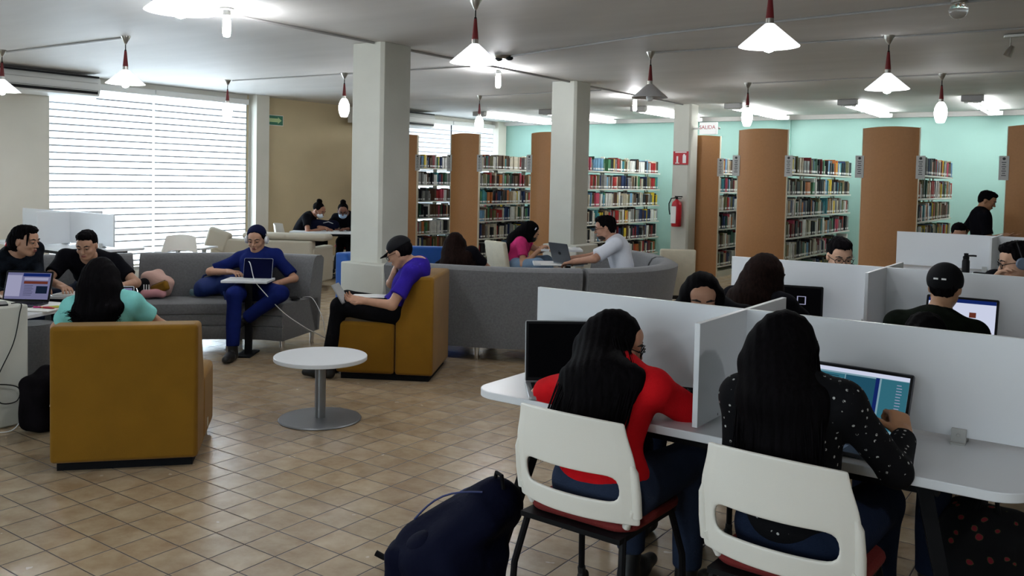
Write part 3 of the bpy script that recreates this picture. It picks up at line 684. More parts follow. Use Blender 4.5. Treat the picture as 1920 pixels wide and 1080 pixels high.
# ================================================================= SOFAS
def sofa(path, label, group=None, depth=.76, h=.83, legs=True, m_='grey', flare=.05, seat_h=.45):
    """path: outer back line (plan), seat is on the LEFT of the path direction"""
    P_ = [Vector((p[0],p[1])) for p in path]
    # resample smooth
    pts = []
    n = len(P_)
    for i in range(n-1):
        p0 = P_[max(i-1,0)]; p1 = P_[i]; p2 = P_[i+1]; p3 = P_[min(i+2,n-1)]
        for k in range(6):
            t = k/6; pts.append(0.5*((2*p1)+(-p0+p2)*t+(2*p0-5*p1+4*p2-p3)*t*t+(-p0+3*p1-3*p2+p3)*t**3))
    pts.append(P_[-1]); n = len(pts)
    nr = []
    for i in range(n):
        d = (pts[min(i+1,n-1)]-pts[max(i-1,0)]).normalized(); nr.append(Vector((-d.y,d.x)))
    o0 = pts[n//2]; root = empty('sofa', (o0.x,o0.y,0), 0, label, 'sofa', group)
    def sweep(prof, name, mm, bev=.02):
        mb = MB(); k = len(prof); vs = [( (p+q*u).x-o0.x, (p+q*u).y-o0.y, z) for p, q in zip(pts,nr) for u, z in prof]; fs = []
        for i in range(n-1):
            for j in range(k): fs.append((i*k+j,(i+1)*k+j,(i+1)*k+(j+1)%k,i*k+(j+1)%k))
        fs.append(tuple(range(k))); fs.append(tuple((n-1)*k+j for j in range(k-1,-1,-1)))
        mb.add(vs, fs); return mb.build(name, mm, root, smooth=35, bevel=bev, seg=3)
    d = depth
    seat = [(.06,.12),(d-.01,.12),(d,.14),(d,.235),(d-.012,.243),(d,.251),(d,.335),(d-.012,.343),(d+.004,.352),(d+.01,.40),(d-.005,seat_h-.015),(d-.04,seat_h),(.20,seat_h-.01),(.06,seat_h-.02)]
    sweep(seat, 'seat', MT[m_], 0)
    back = [(.03,.12),(.10,.12),(.19,.30),(.24,.44),(.20,.62),(.16,.76),(.13,h-.02),(.09,h),(.03-flare*.6,h),(-flare,h-.03),(-flare*.9,h-.09),(.0,.45)]
    sweep(back, 'backrest', MT[m_], 0)
    if legs:
        for i in (1, n//2, n-2):
            for u in (.10, d-.08):
                q = pts[i]+nr[i]*u; m1 = MB(); m1.lathe([(.018,0),(.022,.005),(.02,.06),(.026,.125)], c=(q.x-o0.x,q.y-o0.y,0), seg=14); m1.build('leg', MT['chrome'], root)
    return root
# left sofas (back towards the window)
def off(p, q, d):  # helper for back line from front line
    return p
sofa([(-6.30,5.77),(-6.62,5.64),(-6.97,5.38),(-7.28,5.06),(-7.58,4.70)], 'grey sofa section under the person with headphones', 'grey curved sofas', depth=.72)
sofa([(-7.62,4.62),(-7.78,4.28),(-7.95,3.92),(-8.1,3.5),(-8.2,3.0)], 'grey sofa section behind the two people at the left', 'grey curved sofas', depth=.72)
# big curved sofa
arc = [(-4.95,5.86),(-4.72,5.93),(-4.39,6.10),(-4.10,6.28),(-3.82,6.52)]
sofa([(-5.45,5.78),(-5.15,5.82),(-4.78,5.93),(-4.45,6.06),(-4.15,6.24),(-3.84,6.50)], 'long curved grey sofa seen from behind, behind the nearest desk screen', 'grey curved sofas', depth=.70)
sofa([(-3.81,6.53),(-3.60,6.80),(-3.50,7.12),(-3.50,7.50),(-3.62,7.86),(-3.85,8.18)], 'curved grey sofa section at the right end, with the person in the white shirt', 'grey curved sofas', depth=.66)
sofa([(-3.89,8.22),(-4.15,8.50),(-4.50,8.72),(-4.95,8.84)], 'far grey sofa section beside the second column', 'grey curved sofas', depth=.60)
# beige sofa by the cream wall
root = empty('beige_sofa', (-9.75,7.85,0), R2(25), 'beige sofa with slumped cushions near the cream wall', 'sofa')
m_ = MB(); m_.box((0,0,.375),(1.5,.16,.63)); m_.build('backrest', MT['beige'], root, bevel=.03)
m_ = MB(); m_.box((0,.40,.25),(1.5,.66,.32)); m_.build('seat', MT['beige'], root, bevel=.04)
for s in (-1,1):
    m_ = MB(); m_.box((s*.68,.33,.34),(.16,.72,.50)); m_.build('armrest', MT['beige'], root, bevel=.03)
for i, (x, y, rx, lb) in enumerate(((-10.32,7.55,50,'beige cushion slumped at the left end of the beige sofa'),(-9.75,7.95,12,'beige cushion lying along the top of the beige sofa, left one'),(-9.25,8.2,8,'beige cushion lying along the top of the beige sofa, right one'))):
    m_ = MB(); m_.box((0,0,0),(.34,.12,.30) if i == 0 else (.66,.30,.09)); o = m_.build('cushion', MT['beige'], None, loc=(x,y,.66 if i == 0 else .735), rz=R2(25), bevel=.045, seg=4); o.rotation_euler[1] = R2(18 if i == 0 else 0); tag(o, lb, 'cushion', 'beige cushions')
# ================================================================= UPHOLSTERED CHAIRS
def parsons():
    root = empty('upholstered_chair', (0,0,0))
    pr = [(-.26,.36),(-.275,.45),(-.30,.70),(-.345,.93),(-.335,.955),(-.29,.95),(-.24,.72),(-.205,.45),(-.20,.36)]
    n = len(pr); m_ = MB(); w = .225
    vs = [(-w*(1 if p[1] < .5 else .97),p[0],p[1]) for p in pr]+[(w*(1 if p[1] < .5 else .97),p[0],p[1]) for p in pr]
    m_.add(vs, [tuple(range(n-1,-1,-1)), tuple(range(n,2*n))]+[(i,(i+1)%n,n+(i+1)%n,n+i) for i in range(n)]); m_.build('backrest', MT['cream'], root, bevel=.02, seg=3)
    m_ = MB(); m_.box((0,.0,.435),(.45,.44,.11)); m_.build('seat', MT['cream'], root, bevel=.03, seg=3)
    m_ = MB(); m_.box((0,0,.35),(.43,.44,.06)); m_.box((0,-.23,.365),(.44,.06,.05)); m_.build('seat_frame', MT['darkwood'], root)
    for sx in (-1,1):
        for sy in (-1,1):
            l = MB(); l.tube([(sx*.19,sy*.19-.02,.36),(sx*.19,sy*.21-.02,0)], [.03,.022], 4); l.build('leg', MT['darkwood'], root)
    return root
pc = parsons(); pc.location = (-4.22,9.22,0); pc.rotation_euler = (0,0,R2(30)); pc.scale = (.9,.95,.9); tag(pc, 'cream upholstered chair with dark legs, empty, behind the right end of the sofa', 'chair', 'cream upholstered chairs')
o = copy_tree(pc); o.location = (-6.03,8.62,0); o.rotation_euler = (0,0,R2(-18)); tag(o, 'cream upholstered chair under the person in pink', 'chair', 'cream upholstered chairs')
# ================================================================= TABLES
root = empty('coffee_table', (-4.27,3.915,0), 0, 'round white table on a grey disc foot in the open floor', 'table')
m_ = MB(); m_.lathe([(.0,.392),(.295,.392),(.3,.396),(.3,.417),(.297,.42),(0,.42)], seg=64); m_.build('tabletop', MT['lam_white'], root, smooth=30)
m_ = MB(); m_.lathe([(.0,.0),(.262,.0),(.268,.005),(.262,.012),(.05,.016),(0,.016)], seg=64); m_.build('base', MT['grey_steel'], root, smooth=30)
m_ = MB(); m_.lathe([(.035,.014),(.035,.392)], seg=32); m_.build('column', MT['grey_steel'], root)
# laptop side table (in front of the person with headphones)
root = empty('laptop_table', (-6.31,4.93,0), R2(36), 'small white laptop table on a black C-shaped foot, in front of the person with headphones', 'table')
m_ = MB(); m_.box((.0,.0,.655),(.40,.28,.022)); m_.build('tabletop', MT['lam_white'], root, bevel=.004)
m_ = MB(); m_.box((.02,-.05,.325),(.06,.03,.65)); m_.build('post', MT['black_metal'], root)
m_ = MB(); m_.box((.0,-.02,.008),(.14,.30,.016)); m_.build('foot', MT['black_metal'], root, bevel=.003)
root = empty('laptop_table', (-5.72,3.32,0), R2(45), 'small low table largely hidden behind the near mustard armchair, holding a laptop', 'table')
m_ = MB(); m_.box((0,0,.548),(.36,.26,.02)); m_.build('tabletop', MT['lam_white'], root, bevel=.004)
m_ = MB(); m_.box((.0,.05,.28),(.05,.03,.53)); m_.build('post', MT['black_metal'], root)
m_ = MB(); m_.box((.0,.02,.008),(.30,.16,.016)); m_.build('foot', MT['black_metal'], root)
# window side table
root = empty('side_table', (-10.15,7.0,0), R2(20), 'slim grey glass side table by the large window', 'table')
m_ = MB(); m_.box((0,0,.60),(.55,.4,.02)); m_.build('tabletop', MT['lam_white'], root)
for s in (-1,1):
    m_ = MB(); m_.box((s*.2,0,.30),(.04,.04,.58)); m_.build('leg', MT['steel'], root)
# student table near cream wall
root = empty('student_table', (-9.85,9.45,0), R2(38), 'white table with square legs, where the two masked people study', 'table')
m_ = MB(); m_.box((0,0,.725),(1.5,.62,.03)); m_.build('tabletop', MT['lam_white'], root, bevel=.003)
m_ = MB(); m_.box((0,-.2,.69),(1.35,.03,.04)); m_.build('apron', MT['black_metal'], root)
for sx in (-1,1):
    for sy in (-1,1):
        l = MB(); l.box((sx*.6,sy*.24,.355),(.05,.05,.71)); l.build('leg', MT['lam_edge'] if sx < 0 else MT['black_metal'], root)
# low white table at the left, with the first laptop
root = empty('low_table', (-6.43,2.88,0), R2(23), 'low white table with papers beside the left plinth', 'table')
m_ = MB(); m_.prism(rrect(-.45,-.25,.45,.25,.02,3), .60, .625); m_.build('tabletop', MT['lam_white'], root, bevel=.003)
m_ = MB(); m_.lathe([(.03,.02),(.03,.6)], seg=16); m_.build('column', MT['grey_steel'], root)
m_ = MB(); m_.lathe([(.0,.0),(.24,.0),(.24,.012),(.05,.02),(0,.02)], seg=32); m_.build('base', MT['grey_steel'], root)
root = empty('pouf', (-6.75,3.28,0), 0, 'round grey pouf under the low white table', 'pouf')
m_ = MB(); m_.lathe([(0,.05),(.15,.05),(.17,.08),(.17,.38),(.15,.43),(0,.44)], seg=36); m_.build('cushion', MT['grey'], root, smooth=50)
m_ = MB(); m_.lathe([(0,.0),(.15,.0),(.15,.05),(0,.05)], seg=30); m_.build('foot_ring', MT['lam_edge'], root)
# tray table before the man at the left
root = empty('laptop_table', (-6.68,3.62,0), R2(30), 'small white table holding an open notebook before the person in black at the left', 'table')
m_ = MB(); m_.box((0,0,.61),(.42,.28,.022)); m_.build('tabletop', MT['lam_white'], root, bevel=.004)
m_ = MB(); m_.box((.16,.0,.305),(.05,.03,.6)); m_.build('post', MT['black_metal'], root)
m_ = MB(); m_.box((.05,0,.008),(.3,.14,.016)); m_.build('foot', MT['black_metal'], root)
# table inside curved sofa (white shirt person)
root = empty('laptop_table', (-4.68,7.44,0), R2(36), 'small white table inside the curved sofa, holding the laptop with a fruit emblem', 'table')
m_ = MB(); m_.box((0,0,.755),(.50,.30,.022)); m_.build('tabletop', MT['lam_white'], root, bevel=.004)
m_ = MB(); m_.box((.1,-.05,.375),(.05,.03,.75)); m_.build('post', MT['black_metal'], root)
m_ = MB(); m_.box((.05,0,.008),(.3,.14,.016)); m_.build('foot', MT['black_metal'], root)
# pink person's side table
root = empty('side_table', (-5.55,8.88,0), R2(36), 'white table behind the second column plinth before the person in pink', 'table')
m_ = MB(); m_.box((0,0,.765),(.5,.4,.025)); m_.build('tabletop', MT['lam_white'], root, bevel=.004)
m_ = MB(); m_.tube([(0,0,.02),(0,0,.755)], .03, 12); m_.box((0,0,.01),(.4,.4,.02)); m_.build('foot', MT['grey_steel'], root)
# ================================================================= PEOPLE (continuous surfaces from blended distance fields)
A3 = lambda *a: np.array(a, dtype=np.float64)
def nrm(v): return v/ (np.linalg.norm(v)+1e-12)
class Fld:
    def __init__(s): s.p = []
    def cone(s, a, b, ra, rb, k=.02, clips=(), sub=False): s.p.append(('c', np.array(a,float), np.array(b,float), ra, rb, k, clips, sub)); return s
    def ell(s, c, r, Rm=None, k=.02, clips=(), sub=False): s.p.append(('e', np.array(c,float), np.array(r,float), np.eye(3) if Rm is None else Rm, 0, k, clips, sub)); return s
    def box(s, c, r, Rm=None, rad=.01, k=.01, clips=(), sub=False): s.p.append(('b', np.array(c,float), np.array(r,float), np.eye(3) if Rm is None else Rm, rad, k, clips, sub)); return s
    def bounds(s):
        lo = A3(9,9,9); hi = -lo
        for q in s.p:
            if q[7]: continue
            if q[0] == 'c':
                r = max(q[3],q[4]); lo = np.minimum(lo, np.minimum(q[1],q[2])-r); hi = np.maximum(hi, np.maximum(q[1],q[2])+r)
            else:
                e = np.abs(q[3])@q[2]; lo = np.minimum(lo, q[1]-e); hi = np.maximum(hi, q[1]+e)
        return lo, hi
    def mesh(s, h=.008, noise=None, clips=()):
        lo, hi = s.bounds(); lo = lo-3*h-.012; hi = hi+3*h+.012
        n = np.ceil((hi-lo)/h).astype(int)+1
        ax = [lo[i]+h*np.arange(n[i]) for i in range(3)]
        F = np.full(n, .5, dtype=np.float32)
        for kind, a, b, c_, d_, k, cl, sub in s.p:
            if kind == 'c': r = max(c_, d_); l = np.minimum(a,b)-r; u = np.maximum(a,b)+r
            else: e = np.abs(c_)@b; l = a-e; u = a+e
            mg = k+3*h
            i0 = np.maximum(np.floor((l-mg-lo)/h).astype(int), 0); i1 = np.minimum(np.ceil((u+mg-lo)/h).astype(int)+1, n)
            if (i1 <= i0).any(): continue
            X = ax[0][i0[0]:i1[0],None,None]; Y = ax[1][None,i0[1]:i1[1],None]; Z = ax[2][None,None,i0[2]:i1[2]]
            if kind == 'c':
                ab = b-a; L2 = max(ab@ab, 1e-9)
                t = ((X-a[0])*ab[0]+(Y-a[1])*ab[1]+(Z-a[2])*ab[2])/L2; t = np.clip(t, 0, 1)
                d = np.sqrt((X-a[0]-t*ab[0])**2+(Y-a[1]-t*ab[1])**2+(Z-a[2]-t*ab[2])**2)-(c_+(d_-c_)*t)
            else:
                qx, qy, qz = X-a[0], Y-a[1], Z-a[2]
                u_ = [qx*c_[0,j]+qy*c_[1,j]+qz*c_[2,j] for j in range(3)]
                if kind == 'e':
                    k0 = np.sqrt((u_[0]/b[0])**2+(u_[1]/b[1])**2+(u_[2]/b[2])**2); k1 = np.sqrt((u_[0]/b[0]**2)**2+(u_[1]/b[1]**2)**2+(u_[2]/b[2]**2)**2)+1e-6
                    d = k0*(k0-1)/k1
                else:
                    g = [np.abs(u_[j])-(b[j]-d_) for j in range(3)]
                    d = np.sqrt(np.maximum(g[0],0)**2+np.maximum(g[1],0)**2+np.maximum(g[2],0)**2)+np.minimum(np.maximum(np.maximum(g[0],g[1]),g[2]),0)-d_
            for pt, nn in cl: d = np.maximum(d, (X-pt[0])*nn[0]+(Y-pt[1])*nn[1]+(Z-pt[2])*nn[2])
            G = F[i0[0]:i1[0],i0[1]:i1[1],i0[2]:i1[2]]
            if sub:
                hh = np.clip(.5-.5*(G+d)/k, 0, 1); G[...] = G*(1-hh)+(-d)*hh+k*hh*(1-hh)
            else:
                hh = np.clip(.5+.5*(G-d)/k, 0, 1); G[...] = G*(1-hh)+d*hh-k*hh*(1-hh)
        X = ax[0][:,None,None]; Y = ax[1][None,:,None]; Z = ax[2][None,None,:]
        if noise is not None: F += noise(X,Y,Z).astype(np.float32)
        for pt, nn in clips: F[...] = np.maximum(F, (X-pt[0])*nn[0]+(Y-pt[1])*nn[1]+(Z-pt[2])*nn[2])
        F[0]=F[-1]=.5; F[:,0]=F[:,-1]=.5; F[:,:,0]=F[:,:,-1]=.5
        S = F < 0
        cnt = np.zeros(tuple(n-1), np.int8)
        for dx in (0,1):
            for dy in (0,1):
                for dz in (0,1): cnt += S[dx:n[0]-1+dx,dy:n[1]-1+dy,dz:n[2]-1+dz]
        act = np.argwhere((cnt > 0) & (cnt < 8))
        if len(act) == 0: return [], []
        idx = np.full(tuple(n-1), -1, np.int32); idx[act[:,0],act[:,1],act[:,2]] = np.arange(len(act))
        corners = [(0,0,0),(1,0,0),(0,1,0),(1,1,0),(0,0,1),(1,0,1),(0,1,1),(1,1,1)]
        V = {c: F[act[:,0]+c[0],act[:,1]+c[1],act[:,2]+c[2]] for c in corners}
        acc = np.zeros((len(act),3)); num = np.zeros(len(act))
        for c in corners:
            for ax_ in range(3):
                if c[ax_] == 0:
                    c2 = tuple(c[j]+(1 if j == ax_ else 0) for j in range(3)); a, b = V[c], V[c2]
                    m = (a < 0) != (b < 0); t = np.where(m, a/(a-b+1e-12), 0)
                    for j in range(3): acc[:,j] += np.where(m, c[j]+(t if j == ax_ else 0), 0)
                    num += m
        P = lo+h*(act+acc/num[:,None])
        quads = []
        for ax_ in range(3):
            o = [slice(1,n[j]-1) for j in range(3)]; o2 = list(o); o[ax_] = slice(0,n[ax_]-1); o2[ax_] = slice(1,n[ax_])
            a = S[tuple(o)]; b = S[tuple(o2)]; e = np.argwhere(a != b)
            if not len(e): continue
            off = np.array([1,1,1]); off[ax_] = 0; e0 = e+off
            j, k2 = (ax_+1)%3, (ax_+2)%3
            dj = np.zeros(3,int); dj[j] = 1; dk = np.zeros(3,int); dk[k2] = 1
            g = lambda q: idx[q[:,0],q[:,1],q[:,2]]
            q = np.stack([g(e0), g(e0-dj), g(e0-dj-dk), g(e0-dk)], 1)
            flip = a[e[:,0],e[:,1],e[:,2]]
            q[~flip] = q[~flip][:, ::-1]; quads.append(q)
        Q = np.concatenate(quads); Q = Q[(Q >= 0).all(1)]
        return P, Q
    def build(s, name, mt, parent=None, h=.008, noise=None, clips=(), loc=(0,0,0), relax=1, extra=None):
        P, Q = s.mesh(h, noise, clips)
        if len(P) == 0: return None
        for _ in range(relax):      # light relaxing of the grid steps
            acc = np.zeros_like(P); c = np.zeros(len(P))
            for i in range(4):
                for j in (1,3): np.add.at(acc, Q[:,i], P[Q[:,(i+j)%4]]); np.add.at(c, Q[:,i], 1)
            P = P*.5+.5*acc/c[:,None]
        me = bpy.data.meshes.new(name)
        nv, nq = len(P), len(Q); me.vertices.add(nv); me.vertices.foreach_set('co', P.astype(np.float32).ravel())
        me.loops.add(nq*4); me.loops.foreach_set('vertex_index', Q.astype(np.int32).ravel()); me.polygons.add(nq)
        me.polygons.foreach_set('loop_start', np.arange(0,nq*4,4,dtype=np.int32)); me.polygons.foreach_set('loop_total', np.full(nq,4,dtype=np.int32))
        me.polygons.foreach_set('use_smooth', np.ones(nq,bool)); me.update(calc_edges=True)
        mts = mt if isinstance(mt,(list,tuple)) else [mt]
        for m in mts: me.materials.append(m)
        if extra is not None: extra(me, P, Q)
        o = bpy.data.objects.new(name, me); COL.objects.link(o); o.location = loc
        if parent is not None: o.parent = parent
        return o
def folds(amp=.004, f=16, seed=0):
    def g(X,Y,Z):
        return amp*(np.sin(f*X+1.7*np.sin(f*.6*Z+seed)+seed)*np.cos(f*.9*Y+1.3*np.sin(f*.5*Z))+.6*np.sin(f*1.4*Z+2*np.sin(f*.7*X+seed)))
    return g
def strands(amp=.0024, f=230, wave=0):
    def g(X,Y,Z):
        a = X+.35*Y+wave*np.sin(26*Z+9*X)
        return amp*(np.sin(f*a+3*np.sin(7*Z))*.6+.5*np.sin(f*.43*a+1.3+2*np.sin(5*Z+8*Y)))
    return g
def rotm(yaw, pitch=0, roll=0):
    """columns: right, forward, up ; yaw in degrees from +X, pitch>0 looks down"""
    y, p, r = R2(yaw), R2(pitch), R2(roll)
    f = A3(math.cos(y)*math.cos(p), math.sin(y)*math.cos(p), -math.sin(p)); rt = A3(math.sin(y), -math.cos(y), 0); up = np.cross(rt, f)
    rt2 = rt*math.cos(r)-up*math.sin(r); up2 = rt*math.sin(r)+up*math.cos(r)
    return np.stack([rt2, f, up2], 1)
SKIN = {}
def skin(c):
    if c not in SKIN: SKIN[c] = mat('skin', c, .5, var=.06, vscale=25, spec=.3)
    return SKIN[c]
def cloth(name, c, **k):
    return mat(name, c, .88, bump=.25, bscale=k.pop('bscale', 180), spec=.05, var=k.pop('var', .08), vscale=12, **k)
HAIRM = mat('black hair', (.003,.0025,.003), .75, var=.4, vscale=90, bump=.15, bscale=160, stretch=(1,1,.06), spec=.03)
HAIRB = mat('dark brown hair', (.010,.005,.004), .75, var=.5, vscale=90, bump=.15, bscale=160, stretch=(1,1,.06), spec=.04)
EYEW = mat('eye white', (.30,.28,.26), .4); IRIS = mat('dark iris', (.012,.008,.006), .2); LIPS = mat('lips', (.22,.07,.055), .5); BROW = mat('eyebrow hair', (.01,.007,.006), .8)
SHOE = mat('black shoe', (.006,.006,.007), .5); SOLE = mat('white sole', (.5,.5,.48), .6)
def hand(fl, W, d, n, side, curl=.5, k=.006, sc=1.0, spread=.1, thumb=.6):
    """W wrist, d direction, n palm normal, side=+1 if the thumb lies towards d x n"""
    d = nrm(d); n = nrm(n-d*(n@d)); s = np.cross(d, n)*side
    R_ = np.stack([s, d, n], 1)
    fl.box(W+d*.048*sc, A3(.038,.052,.0145)*sc, R_, rad=.013*sc, k=.012)
    for i, L in enumerate((.070,.079,.073,.058)):
        o = .029-.0195*i; base = W+d*(.092-.004*abs(i-1.2))*sc+s*o*sc
        a = 0.0; p = base; dd = d*math.cos(-spread*(i-1.5))+s*math.sin(-spread*(i-1.5))
        for j, f in enumerate((.45,.32,.26)):
            a += curl*(.7 if j == 0 else .9); v = dd*math.cos(a)+n*math.sin(a); q = p+v*L*f*sc
            fl.cone(p, q, (.0092-.0009*j)*sc, (.0085-.001*j)*sc, k=k); p = q
    tb = W+d*.022*sc+s*.030*sc+n*.004; v = nrm(d*.62+s*.75+n*thumb*.5); q = tb+v*.042*sc; fl.cone(tb, q, .0125*sc, .0105*sc, k=.008)
    v2 = nrm(d*.85+s*.25+n*thumb); fl.cone(q, q+v2*.032*sc, .0105*sc, .0085*sc, k=k)
def person(label, loc, pel, neck, hc, face, yaw, aL, aR, lL, lR, shirt, pants, hair='short', skinc=(.36,.19,.12), sleeve=.55, h=.008, fem=False, sc=1.0, category='person', head_pr=(0,0), handspec=(None,None), shoes=SHOE, extras=(), hairm=None, facing=True, seed=1, longsleeve=False, sh_clip=None, bare_legs=False, shirt_noise=.004, group='people studying in the library', ears=True, curls=(.5,.5), name='person'):
    """all joints in world metres; aL=(elbow,hand) targets, lL=(knee,ankle) targets; face = yaw of the head"""
    base = A3(*loc); pel = A3(*pel)-base; neck = A3(*neck)-base; hc = A3(*hc)-base
    root = empty(name, tuple(base), 0, label, category, group)
    up = nrm(neck-pel); f0 = A3(math.cos(R2(yaw)), math.sin(R2(yaw)), 0); fw = nrm(f0-up*(f0@up)); rt = np.cross(fw, up)
    fp = nrm(A3(fw[0],fw[1],0)+A3(0,0,.25*fw[2])); Rp = np.stack([np.cross(fp, nrm(A3(0,0,1)-fp*fp[2])), fp, nrm(A3(0,0,1)-fp*fp[2])], 1)
    Rc = np.stack([rt, fw, up], 1); TL = np.linalg.norm(neck-pel)
    hw = (.168 if fem else .188)*sc; R6 = .9 if fem else 1.0
    lean = max(0, fw[2]*-1)
    mid = pel*.52+neck*.48-fw*.03*lean
    chest = pel*.22+neck*.78-fw*.012
    shL = neck-up*.05-rt*hw-fw*.01; shR = neck-up*.05+rt*hw-fw*.01
    def limb(a, t1, t2, L1, L2):
        t1 = A3(*t1)-base; t2 = A3(*t2)-base; e = a+nrm(t1-a)*L1; w = e+nrm(t2-e)*min(L2, max(.12,np.linalg.norm(t2-e))); return e, w
    _s = A3(*rt)
    if (A3(*aL[0])-A3(*aR[0]))@_s > 0: aL, aR = aR, aL
    if (A3(*lL[0])-A3(*lR[0]))@_s > 0: lL, lR = lR, lL
    arms = [limb(shL, aL[0], aL[1], .285*sc, .25*sc), limb(shR, aR[0], aR[1], .285*sc, .25*sc)]
    hipL = pel-Rp[:,0]*.088-Rp[:,2]*.02; hipR = pel+Rp[:,0]*.088-Rp[:,2]*.02
    legs = []
    for hp, lg in ((hipL, lL), (hipR, lR)):
        kt = A3(*lg[0])-base; at = A3(*lg[1])-base; kn = hp+nrm(kt-hp)*.43*sc
        if at[2] < .22: 
            d_ = at-kn; hz = math.sqrt(max(.0, (.43*sc)**2-min(abs(d_[2]),.42)**2)); hh = np.hypot(d_[0],d_[1]); f_ = min(1, hz/max(hh,1e-6)); an = A3(kn[0]+d_[0]*f_, kn[1]+d_[1]*f_, at[2]-base[2] if False else at[2])
        else: an = kn+nrm(at-kn)*.41*sc
        legs.append((kn, an))
    Hm = rotm(face, *head_pr); HX = lambda *p: hc+Hm@(A3(*p)*sc)
    # ---- body
    B = Fld()
    B.ell(pel, (.158,.112,.115), Rp, .03); B.ell(mid, (.135*R6,.098,.15), Rc, .05); B.ell(chest, (.158*R6,.105,.165), Rc, .05)
    B.cone(shL, shR, .052*R6, .052*R6, .05); B.cone(neck-up*.03, shL+up*.01, .045, .042, .04); B.cone(neck-up*.03, shR+up*.01, .045, .042, .04)
    nr_ = .047 if fem else .055
    B.cone(neck-up*.03, HX(0,-.018,-.045), nr_, nr_*.95, .03)
    for (e, w), s_ in zip(arms, (shL, shR)):
        B.cone(s_, e, .050*R6, .038*R6, .03); B.cone(e, w, .039*R6, .0265*R6, .02)
    for (kn, an), hp in zip(legs, (hipL, hipR)):
        B.cone(hp, kn, .085, .057, .04); B.cone(kn, an, .054, .036, .03); 
    # hands
    for i, ((e, w), sd) in enumerate(zip(arms, (1,-1))):
        hs = handspec[i]; d = nrm(w-e)
        if hs is None: dd, nn = nrm(d+A3(0,0,-.05)), A3(0,0,-1)
        else: dd, nn = nrm(A3(*hs[0])), A3(*hs[1])
        hand(B, w, dd, nn, -sd, curls[i], sc=sc)
        B.cone(e*.15+w*.85, w+dd*.02, .026, .024, .01)
    # head
    B.ell(HX(0,-.014,.025), A3(.074,.094,.088)*sc, Hm, .02); B.ell(HX(0,.022,-.035), A3(.060,.066,.072)*sc, Hm, .03); B.ell(HX(0,.060,-.088), A3(.028,.022,.020)*sc, Hm, .03)
    B.ell(HX(0,.052,.045), A3(.058,.038,.04)*sc, Hm, .02)
    B.cone(HX(-.052,-.0,-.055), HX(-.02,.055,-.085), .016*sc, .016*sc, .02); B.cone(HX(.052,0,-.055), HX(.02,.055,-.085), .016*sc, .016*sc, .02)
    if facing:
        hx = .0065
        for s_ in (-1,1):
            B.ell(HX(s_*.032,.094,.004), A3(.019,.013,.012)*sc, Hm, .012, sub=True); B.ell(HX(s_*.031,.080,.004), A3(.0145,.0125,.010)*sc, Hm, .006)
            B.ell(HX(s_*.031,.0845,.0095), A3(.0145,.0098,.0070)*sc, Hm, .004); B.cone(HX(s_*.014,.090,.024), HX(s_*.05,.078,.022), .008, .006, .012); B.ell(HX(s_*.036,.066,-.028), A3(.022,.018,.018)*sc, Hm, .02)
        B.cone(HX(0,.088,.008), HX(0,.108,-.026), .0075, .012, .009); B.ell(HX(-.011,.098,-.031), A3(.008,.009,.007), Hm, .005); B.ell(HX(.011,.098,-.031), A3(.008,.009,.007), Hm, .005)
        B.ell(HX(0,.088,-.056), A3(.024,.012,.0075), Hm, .006); B.ell(HX(0,.086,-.066), A3(.020,.012,.007), Hm, .006)
    if ears:
        for s_ in (-1,1): B.ell(HX(s_*.077,-.006,-.008), A3(.010,.018,.031)*sc, Hm, .006)
    B.build('body', skin(skinc), root, h)
    if facing:
        ey = MB(); Tm = Matrix([[Hm[i,0],Hm[i,1],Hm[i,2],hc[i]] for i in range(3)]+[[0,0,0,1]])
        for s_, nm in ((-1,'eye'),(1,'eye')):
            ey = MB(); ey.sphere((s_*.031*sc,.0800*sc,.004*sc), .0122*sc, 0, 14, 8, T=Tm); ey.sphere((s_*.031*sc,.0885*sc,.001*sc), .0062*sc, 1, 10, 6, T=Tm); ey.build(nm, [EYEW,IRIS], root)
            Fld().cone(HX(s_*.014,.095,.025), HX(s_*.034,.093,.031), .0042, .005, .004).cone(HX(s_*.034,.093,.031), HX(s_*.054,.077,.024), .005, .003, .004).build('eyebrow', BROW, root, .003)
            Fld().cone(HX(s_*.017,.0895,.003), HX(s_*.031,.0945,.005), .0022, .0028, .002).cone(HX(s_*.031,.0945,.005), HX(s_*.047,.083,.003), .0028, .002, .002).build('eyelash', BROW, root, .002)
        Fld().ell(HX(0,.0935,-.0555), A3(.0225,.0075,.0045), Hm, .003).ell(HX(0,.092,-.0645), A3(.019,.0085,.0055), Hm, .003).build('lips', LIPS, root, .003)
    # ---- clothes
    g = .010
    if shirt is not None:
        Sf = Fld(); nc = ((neck+up*.015+fw*.0, nrm(up+fw*-.25)),)
        Sf.ell(pel+Rp[:,2]*.03, (.166+g,.120+g,.10), Rp, .05); Sf.ell(mid, (.143*R6+g,.106+g,.16), Rc, .06); Sf.ell(chest, (.164*R6+g,.112+g,.17), Rc, .05)
        if fem: Sf.ell(chest+fw*.075-rt*.065-up*.03, (.06,.055,.06), Rc, .04); Sf.ell(chest+fw*.075+rt*.065-up*.03, (.06,.055,.06), Rc, .04)
        Sf.cone(shL, shR, .052*R6+g, .052*R6+g, .05); Sf.cone(neck-up*.035, shL+up*.01, .046+g, .046+g, .04); Sf.cone(neck-up*.035, shR+up*.01, .046+g, .046+g, .04)
        cuffs = []
        for (e, w), s_ in zip(arms, (shL, shR)):
            if longsleeve:
                pt = e*.1+w*.9; dn = nrm(w-e); Sf.cone(s_, e, .055*R6+g, .045*R6+g, .03); Sf.cone(e, w, .045*R6+g, .034*R6+g, .02, clips=((pt,dn),))
            else:
                pt = s_*(1-sleeve)+e*sleeve; dn = nrm(e-s_); Sf.cone(s_, e, .056*R6+g, .052*R6+g, .03, clips=((pt,dn),))
        neckhole = neck+up*.035+fw*.012
